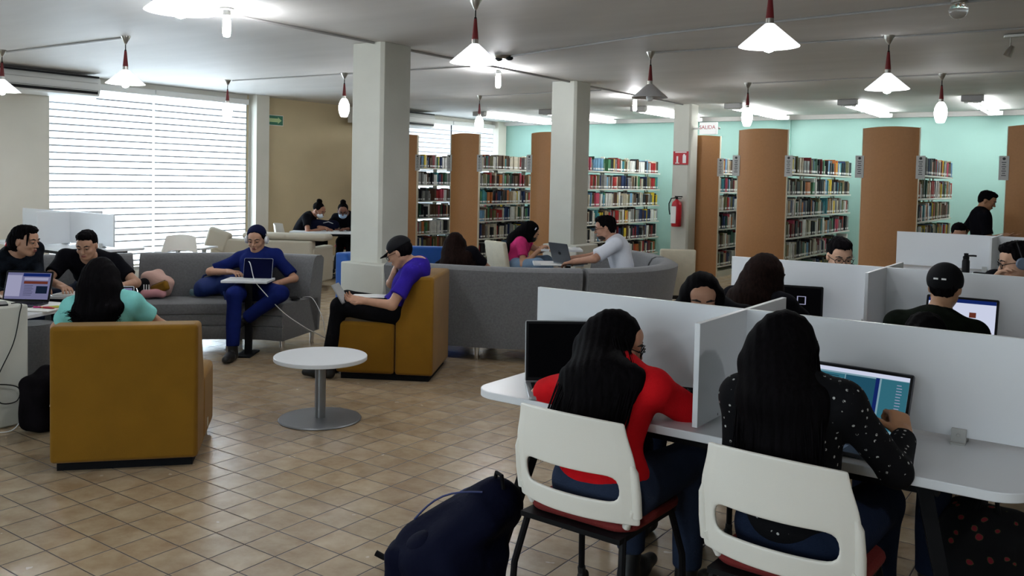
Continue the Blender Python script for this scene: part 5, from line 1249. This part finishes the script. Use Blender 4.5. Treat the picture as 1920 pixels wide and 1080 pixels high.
laptop((-6.46,3.10,.627), -55, 'open laptop with a violet page on the low white table at the left edge', LAPK, .34, .23, 108, ('violet', [(.36,.86,.98,.98,'navy'),(0,.1,.34,.9,'lilac'),(.40,.58,.95,.68,'rust'),(.70,.22,.96,.50,'ink'),(.40,.72,.95,.82,'lilac')]+lines(.42,.66,.52,7,.06,'ink',.012)))
laptop((-5.73,3.30,.559), -42, 'open laptop beside the curly-haired person, screen partly showing', LAPS, .33, .23, 98, ('lilac', [(0,.9,1,1,'violet')]+lines(.5,.95,.8,6,.08,'ink',.012)))
# tablet and cable in front of the scrubs
root = empty('tablet', (-6.30,5.02,.668), R2(36), 'dark tablet with pale rim standing on the small laptop table', 'tablet')
m_ = MB(); m_.prism(rrect(-.125,0,.125,.175,.010,4), -.003, .003, T=Matrix.Rotation(R2(-14),4,'X')@Matrix.Rotation(R2(90),4,'X')); m_.build('body', mat('navy tablet back', (.003,.004,.02), .8, spec=.02), root)
m_ = MB(); m_.tube([Matrix.Rotation(R2(-14),4,'X')@Vector((x,-.0,z)) for x, z in ((-.125,.0),(-.125,.17),(-.12,.175),(.12,.175),(.125,.17),(.125,0))], .0028, 6); m_.build('rim', LAPS, root)
def cable(name, pts, r, m, label, cat='cable'):
    P_ = [Vector(p) for p in pts]; out = []
    for i in range(len(P_)-1):
        p0, p1, p2, p3 = P_[max(i-1,0)], P_[i], P_[i+1], P_[min(i+2,len(P_)-1)]
        for k in range(8):
            t = k/8; out.append(.5*((2*p1)+(-p0+p2)*t+(2*p0-5*p1+4*p2-p3)*t*t+(-p0+3*p1-3*p2+p3)*t**3))
    out.append(P_[-1]); mb = MB(); mb.tube(out, r, 6); return tag(mb.build(name, m, None), label, cat)
CW = mat('white cable', (.6,.6,.6), .5)
cable('charging_cable', [(-6.47,5.02,.80),(-6.38,4.99,.81),(-6.28,4.93,.79),(-6.23,4.93,.67),(-6.10,4.90,.60),(-5.95,5.02,.40),(-5.86,5.20,.25),(-5.90,5.50,.10),(-6.0,5.62,.03)], .004, CW, 'long white charging cable looping from the tablet down to the floor')
cable('charging_cable', [(-6.16,5.42,.47),(-6.08,5.45,.475),(-5.98,5.44,.40),(-5.93,5.46,.28),(-5.96,5.52,.12),(-6.02,5.60,.03)], .003, CW, 'thin white cable hanging over the right end of the grey sofa')
m_ = MB(); m_.prism(rrect(-.036,-.075,.036,.075,.008,4), 0, .008); o = m_.build('phone', MT['black_plastic'], None, loc=(-6.20,5.36,.462), rz=R2(60)); tag(o, 'phone charging on the right end of the grey sofa', 'phone')
# plinth phone and black cable
m_ = MB(); m_.prism(rrect(-.04,-.08,.04,.08,.008,4), 0, .010); o = m_.build('phone', MT['black_plastic'], None, loc=(-5.70,2.58,.751), rz=R2(70)); tag(o, 'black phone lying on the left plinth', 'phone')
cable('charging_cable', [(-5.66,2.63,.757),(-5.60,2.66,.758),(-5.575,2.64,.70),(-5.572,2.60,.52),(-5.572,2.50,.30),(-5.572,2.52,.17),(-5.572,2.62,.16),(-5.572,2.63,.24),(-5.572,2.52,.28),(-5.572,2.40,.28)], .0035, MT['black_plastic'], 'black cable looping down the left plinth')
cable('charging_cable', [(-5.36,2.63,.30),(-5.40,2.60,.15),(-5.46,2.55,.02),(-5.50,2.45,.008),(-5.42,2.35,.008),(-5.3,2.2,.008)], .003, CW, 'white cable on the floor beside the left plinth')
m_ = MB(); m_.box((0,0,0),(.008,.075,.11)); m_.box((.004,0,.02),(.006,.03,.03)); m_.box((.004,0,-.022),(.006,.03,.03)); o = m_.build('power_outlet', MT['fixture'], None, loc=(-5.584,2.36,.29)); tag(o, 'power outlet low on the left plinth', 'outlet')
# papers, notebooks, markers
def papers(name, loc, rz, w, h, t, label, mt='paper', cat='papers', group=None, n=1):
    m = MB(); rn = random.Random(int(w*1e4))
    for i in range(n): m.box((rn.uniform(-.01,.01)*(n>1), rn.uniform(-.01,.01)*(n>1), t/n*(i+.5)),(w,h,t/n*.96), rz=rn.uniform(-.08,.08)*(n>1))
    o = m.build(name, MT[mt] if isinstance(mt,str) else mt, None, loc=loc, rz=R2(rz)); return tag(o, label, cat, group)
papers('paper_stack', (-6.15,3.02,.6255), 30, .30, .21, .008, 'white papers on the low table at the left edge', n=4)
papers('paper_stack', (-6.27,3.20,.6255), 20, .28, .2, .004, 'single white sheet at the far corner of the low table', n=1)
for i, (x, y, r, c, lb) in enumerate(((-6.12,3.05,40,(.6,.05,.25),'pink'),(-6.10,3.10,75,(.45,.6,.05),'lime green'),(-6.08,3.06,20,(.5,.03,.05),'red'),(-6.05,3.13,55,(.6,.6,.1),'yellow'))):
    m_ = MB(); m_.tube([(-.06,0,0),(.04,0,0)], .006, 8); m_.tube([(.04,0,0),(.062,0,0)], [.006,.003], 8); o = m_.build('marker', mat(lb+' marker', c, .4), None, loc=(x,y,.640), rz=R2(r)); tag(o, lb+' marker lying on the papers at the left', 'marker', 'markers on the low table')
papers('notebook', (-6.66,3.60,.6225), 30, .32, .20, .012, 'open white notebook before the person in black at the left', n=3, cat='notebook')
papers('notebook', (-6.22,2.98,.50), 20, .16, .12, .02, 'pink notebook under the low white table', mat('pink cover', (.6,.1,.15), .6), 'notebook') if False else None
papers('papers', (-5.55,8.84,.779), 30, .28, .20, .012, 'papers on the side table before the person in pink', n=3)
papers('papers', (-9.62,9.75,.742), 38, .34, .24, .010, 'papers spread at the right end of the far table', n=4)
papers('papers', (-9.98,9.32,.742), 30, .28, .2, .006, 'papers before the two masked people', n=2)
papers('papers', (-4.60,7.18,.768), 40, .20, .15, .006, 'white sheet beside the laptop with the emblem')
papers('papers', (-.88,2.96,.742), 0, .21, .29, .003, 'white sheet under the forearms of the dotted blouse')
papers('notebook', (-1.31,3.06,.742), 10, .15, .21, .016, 'stack of notebooks with lime edges by the nearest divider', mat('lime and white notebooks', (.5,.6,.35), .6, var=.5, vscale=120), 'notebook')
m_ = MB(); m_.prism(rrect(-.09,-.035,.09,.035,.02,5), 0, .05); m_.box((0,0,.052),(.15,.006,.004)); o = m_.build('pencil_case', MT['black'], None, loc=(-1.36,3.18,.742), rz=R2(15), bevel=.008); tag(o, 'black pencil case behind the arm of the person in red', 'pencil case')
cable('earphone_cable', [(-1.37,3.14,.80),(-1.34,3.10,.80),(-1.31,3.08,.765),(-1.29,3.0,.762),(-1.30,2.95,.76)], .0025, MT['black_plastic'], 'black cable beside the pencil case on the nearest desk')
m_ = MB(); m_.prism(rrect(-.036,-.075,.036,.075,.008,4), 0, .008); o = m_.build('phone', MT['black_plastic'], None, loc=(-1.27,3.0,.7585), rz=R2(70)); tag(o, 'phone lying on the lime notebooks', 'phone')
# things on the farthest desk
root = empty('water_bottle', (-1.34,9.90,.741), 0, 'black sports bottle with a side handle on the farthest desk', 'bottle')
m_ = MB(); m_.lathe([(0,0),(.036,0),(.037,.01),(.036,.12),(.028,.14),(0,.14)], seg=20); m_.build('body', MT['black_plastic'], root)
m_ = MB(); m_.lathe([(.026,.14),(.03,.145),(.03,.165),(.02,.175),(.022,.20),(0,.203)], seg=18); m_.tube([(0,0,.175),(.06,.02,.178),(.09,.03,.176)], .009, 8); m_.build('cap', MT['black_plastic'], root)
m_ = MB(); m_.prism(rrect(-.036,-.075,.036,.075,.008,4), 0, .009); o = m_.build('phone', MT['black_plastic'], None, loc=(-1.20,9.98,.7415), rz=R2(80)); tag(o, 'black phone on the farthest desk beside the divider', 'phone')
# tablet and sheet held by the reader in the cap
root = empty('tablet', (-4.99,4.83,.60), R2(209.8-90), 'grey tablet held upright by the person in the black cap', 'tablet')
m_ = MB(); m_.prism(rrect(-.09,0,.09,.17,.012,4), -.005, .005, T=Matrix.Rotation(R2(-32),4,'X')@Matrix.Rotation(R2(90),4,'X')); m_.build('body', mat('grey tablet back', (.22,.22,.22), .45, .3), root, bevel=.002)
papers('papers', (-4.92,5.02,.640), 30, .26, .18, .005, 'pale sheets on the lap of the person in the black cap', n=2)
# far table things
root = empty('water_bottle', (-9.80,9.72,.741), 0, 'dark red bottle with a pale cap on the far table', 'bottle')
m_ = MB(); m_.lathe([(0,0),(.036,0),(.037,.01),(.037,.15),(.02,.19),(.0,.19)], seg=18); m_.build('body', mat('dark red bottle',(.10,.01,.015),.3), root)
m_ = MB(); m_.lathe([(.021,.188),(.021,.22),(0,.22)], seg=14); m_.build('cap', MT['white_plastic'], root)
root = empty('green_chair', (-6.55,10.75,0), R2(-30), 'green chair peeking out behind the second column', 'chair')
gm = mat('green chair plastic', (.03,.20,.12), .5)
m_ = MB(); m_.prism(rrect(-.2,-.015,.2,.015,.012,4), .48, .88); m_.build('backrest', gm, root, bevel=.01); m_ = MB(); m_.box((0,.2,.45),(.4,.4,.04)); m_.build('seat', gm, root, bevel=.01)
for sx in (-1,1):
    for y in (.03,.38):
        m_ = MB(); m_.tube([(sx*.17,y,.44),(sx*.19,y,0)], .012, 8); m_.build('leg', MT['black_metal'], root)
# ---- bags
NAVY = mat('navy ripstop', (.003,.004,.015), .8, bump=.3, bscale=30, spec=.08); NAVY2 = mat('navy trim', (.02,.03,.12), .5)
BL2 = mat('blue backpack cloth', (.008,.020,.10), .7, bump=.4, bscale=25, spec=.2)
def rx(a, ax_): 
    M_ = Matrix.Rotation(R2(a), 3, ax_); return np.array([[M_[i][j] for j in range(3)] for i in range(3)])
# big navy backpack leaning by the near chair
root = empty('backpack', (-2.08,2.62,0), R2(-10), 'navy backpack slumped on the floor against the nearest task chair', 'backpack')
f = Fld(); f.cone((-.10,-.06,.14), (.12,.10,.36), .13, .085, .06).cone((.0,-.12,.14), (.12,.02,.30), .11, .08, .05).cone((-.06,.06,.14), (.10,.14,.30), .12, .08, .05).box((-.02,-.01,.10), (.18,.17,.10), None, .06, .05)
f.build('bag', NAVY, root, .008, noise=folds(.006, 22, 4), clips=((A3(0,0,.002), A3(0,0,-1)),))
f = Fld(); f.cone((-.16,-.12,.10), (-.02,-.14,.20), .075, .06, .03); f.box((-.1,-.14,.10), (.10,.07,.08), rx(30,'Z'), .04, .03); f.build('front_pocket', NAVY, root, .007, noise=folds(.004,30,2), clips=((A3(0,0,.002), A3(0,0,-1)),))
m_ = MB(); m_.tube([(-.20,.0,.16),(-.26,-.02,.12),(-.30,-.04,.10),(-.33,-.06,.06),(-.30,-.08,.03),(-.27,-.07,.05),(-.29,-.05,.08)], .014, 6); m_.tube([(-.31,-.06,.05),(-.36,-.08,.03),(-.39,-.10,.045)], .012, 6); m_.build('strap', MT['black'], root)
for k, (a, b_) in enumerate((((-.16,.02,.24),(.10,.16,.41)),((-.14,-.10,.26),(.12,.02,.41)))):
    m_ = MB(); A_, B_ = Vector(a), Vector(b_); m_.tube([A_.lerp(B_, t)+Vector((-.03,0,.03))*math.sin(t*math.pi) for t in np.linspace(0,1,9)], .004, 5); m_.build('piping', NAVY2, root)
m_ = MB(); m_.tube([(.10,.10,.42),(.12,.09,.47),(.16,.08,.47),(.17,.08,.42)], .008, 6); m_.build('handle', MT['black'], root)
m_ = MB(); m_.box((-.17,-.19,.06),(.07,.012,.045), rz=R2(-20)); m_.build('cloth_label', NAVY2, root, bevel=.003)
# floral bag at the right corner
def _flor():
    m = bpy.data.materials.new('dark floral cloth'); m.use_nodes = True; t, N, L = nt(m); b = N['Principled BSDF']; b.inputs['Roughness'].default_value = .8; b.inputs['Specular IOR Level'].default_value = .15
    tc = N.new('ShaderNodeTexCoord'); v = N.new('ShaderNodeTexVoronoi'); v.inputs['Scale'].default_value = 22; L.new(tc.outputs['Object'], v.inputs['Vector'])
    n = N.new('ShaderNodeTexNoise'); n.inputs['Scale'].default_value = 30; L.new(tc.outputs['Object'], n.inputs['Vector'])
    a = N.new('ShaderNodeMath'); a.operation = 'MULTIPLY_ADD'; L.new(n.outputs['Fac'], a.inputs[0]); a.inputs[1].default_value = .5; L.new(v.outputs['Distance'], a.inputs[2])
    r = N.new('ShaderNodeValToRGB'); e = r.color_ramp.elements; e[0].position = .42; e[0].color = (.16,.012,.02,1); e[1].position = .50; e[1].color = (.004,.004,.005,1); x = e.new(.46); x.color = (.05,.06,.02,1)
    L.new(a.outputs[0], r.inputs[0]); L.new(r.outputs[0], b.inputs['Base Color']); return m
root = empty('backpack', (-.38,3.62,0), 0, 'black floral backpack on the floor at the lower right corner', 'backpack')
f = Fld(); f.box((0,0,.20), (.17,.13,.21), None, .09, .03).cone((-.06,0,.34),(.06,0,.34),.10,.10,.05); f.build('bag', _flor(), root, .010, noise=folds(.005,20,1), clips=((A3(0,0,.002), A3(0,0,-1)),))
m_ = MB(); m_.tube([(-.03,-.06,.43),(-.02,-.06,.48),(.03,-.06,.48),(.04,-.06,.43)], .009, 6); m_.build('handle', MT['black'], root)
# black bag beside the near armchair
root = empty('backpack', (-5.40,2.71,0), R2(20), 'black backpack with white letters between the plinth and the near armchair', 'backpack')
f = Fld(); f.box((0,0,.17), (.10,.14,.17), None, .06, .03); f.cone((0,0,.28),(0,.0,.34),.08,.05,.04); f.build('bag', mat('black bag cloth',(.004,.003,.004),.85,var=.5,spec=.05), root, .010, noise=folds(.005,20,3), clips=((A3(0,0,.002), A3(0,0,-1)),))
m_ = MB(); text_mb(m_, 'FA', .08, Matrix.Translation((.112,-.05,.20))@Matrix.Rotation(R2(90),4,'Z')@Matrix.Rotation(R2(90),4,'X')@Matrix.Rotation(R2(80),4,'Z')); m_.build('lettering', MT['paper'], root)
m_ = MB(); m_.box((.112,.03,.25),(.012,.05,.06)); m_.build('red_patch', MT['red'], root, bevel=.004)
# pink bag with mustard pouch on the sofa
root = empty('backpack', (-7.22,4.60,.455), R2(36), 'pale pink backpack lying open on the grey sofa', 'backpack')
PK = mat('pale pink cloth', (.52,.33,.28), .85, bump=.2, bscale=60)
f = Fld(); f.box((.0,.04,.10),(.13,.075,.105),rx(12,'Y'),.045,.04).cone((-.01,.05,.16),(.0,.09,.205),.075,.045,.05).cone((.09,.03,.06),(.12,.03,.13),.055,.05,.04); f.build('bag', PK, root, .008, noise=folds(.006,24,6), clips=((A3(0,0,.002), A3(0,0,-1)),))
f = Fld(); f.ell((-.07,-.07,.11), (.055,.04,.07), rx(20,'Y'), .01); f.build('opening', MT['black'], root, .007)
f = Fld(); f.cone((-.05,-.10,.035),(.10,-.08,.045),.04,.04,.03); f.build('inner_cloth', mat('rose cloth',(.55,.26,.28),.85), root, .007, noise=folds(.005,30,8), clips=((A3(0,0,.002), A3(0,0,-1)),))
m_ = MB()
for q in range(3): m_.box((-.045+q*.022,-.118,.095),(.008,.004,.06), T=Matrix.Rotation(R2(0),4,'Y'))
m_.build('white_stripes', MT['paper'], root)
root = empty('pouch', (-7.10,4.60,.50), R2(20), 'mustard yellow pouch against the pale pink backpack', 'pouch')
m_ = MB(); m_.box((0,0,.05),(.17,.06,.09), T=Matrix.Rotation(R2(-22),4,'Y')); m_.build('body', MT['yellow'], root, bevel=.02, seg=3)
m_ = MB(); m_.box((0,0,.096),(.15,.008,.006), T=Matrix.Rotation(R2(-22),4,'Y')); m_.build('zip', MT['darkwood'], root)
root = empty('backpack', (-6.82,4.98,.455), R2(30), 'blue backpack on the grey sofa beside the person in scrubs', 'backpack')
f = Fld(); f.cone((-.10,.0,.08),(.14,.02,.15),.085,.075,.05).cone((-.16,0,.07),(-.05,.03,.10),.07,.08,.05).cone((.08,.0,.10),(.24,-.02,.20),.07,.04,.04); f.build('bag', BL2, root, .008, noise=folds(.008,30,9), clips=((A3(0,0,.002), A3(0,0,-1)),))
m_ = MB(); m_.tube([(-.16,.0,.13),(-.13,.0,.19),(-.08,.02,.21),(-.05,.02,.17)], .010, 6); m_.tube([(.10,-.08,.06),(.13,-.11,.0),(.14,-.12,-.14),(.14,-.12,-.26)], .012, 6); m_.build('strap', BL2, root)
root = empty('backpack', (-10.08,9.28,.742), R2(38), 'dark backpack lying on the far table before the masked people', 'backpack')
f = Fld(); f.cone((-.16,0,.085),(.16,.0,.08),.085,.075,.05); f.build('bag', NAVY, root, .010, noise=folds(.006,24,7), clips=((A3(0,0,.002), A3(0,0,-1)),))
m_ = MB(); m_.tube([(.0,-.09,.12),(.08,-.095,.14),(.17,-.06,.10)], .006, 6); m_.build('piping', MT['shelf_grey'], root)
# clear bottle lying on the sofa
root = empty('water_bottle', (-6.97,4.92,.455+.032), R2(40), 'clear bluish water bottle lying on the grey sofa', 'bottle')
cb = mat('clear blue plastic', (.35,.6,.7), .15, trans=.85)
m_ = MB(); m_.lathe([(0,-.10),(.028,-.10),(.032,-.09),(.030,-.05),(.032,0),(.030,.04),(.030,.07),(.012,.10),(0,.10)], seg=18, T=Matrix.Rotation(R2(90),4,'Y')); m_.build('body', cb, root)
m_ = MB(); m_.lathe([(.013,.098),(.013,.118),(0,.118)], seg=12, T=Matrix.Rotation(R2(90),4,'Y')); m_.build('cap', mat('teal cap',(.05,.3,.4),.4), root)
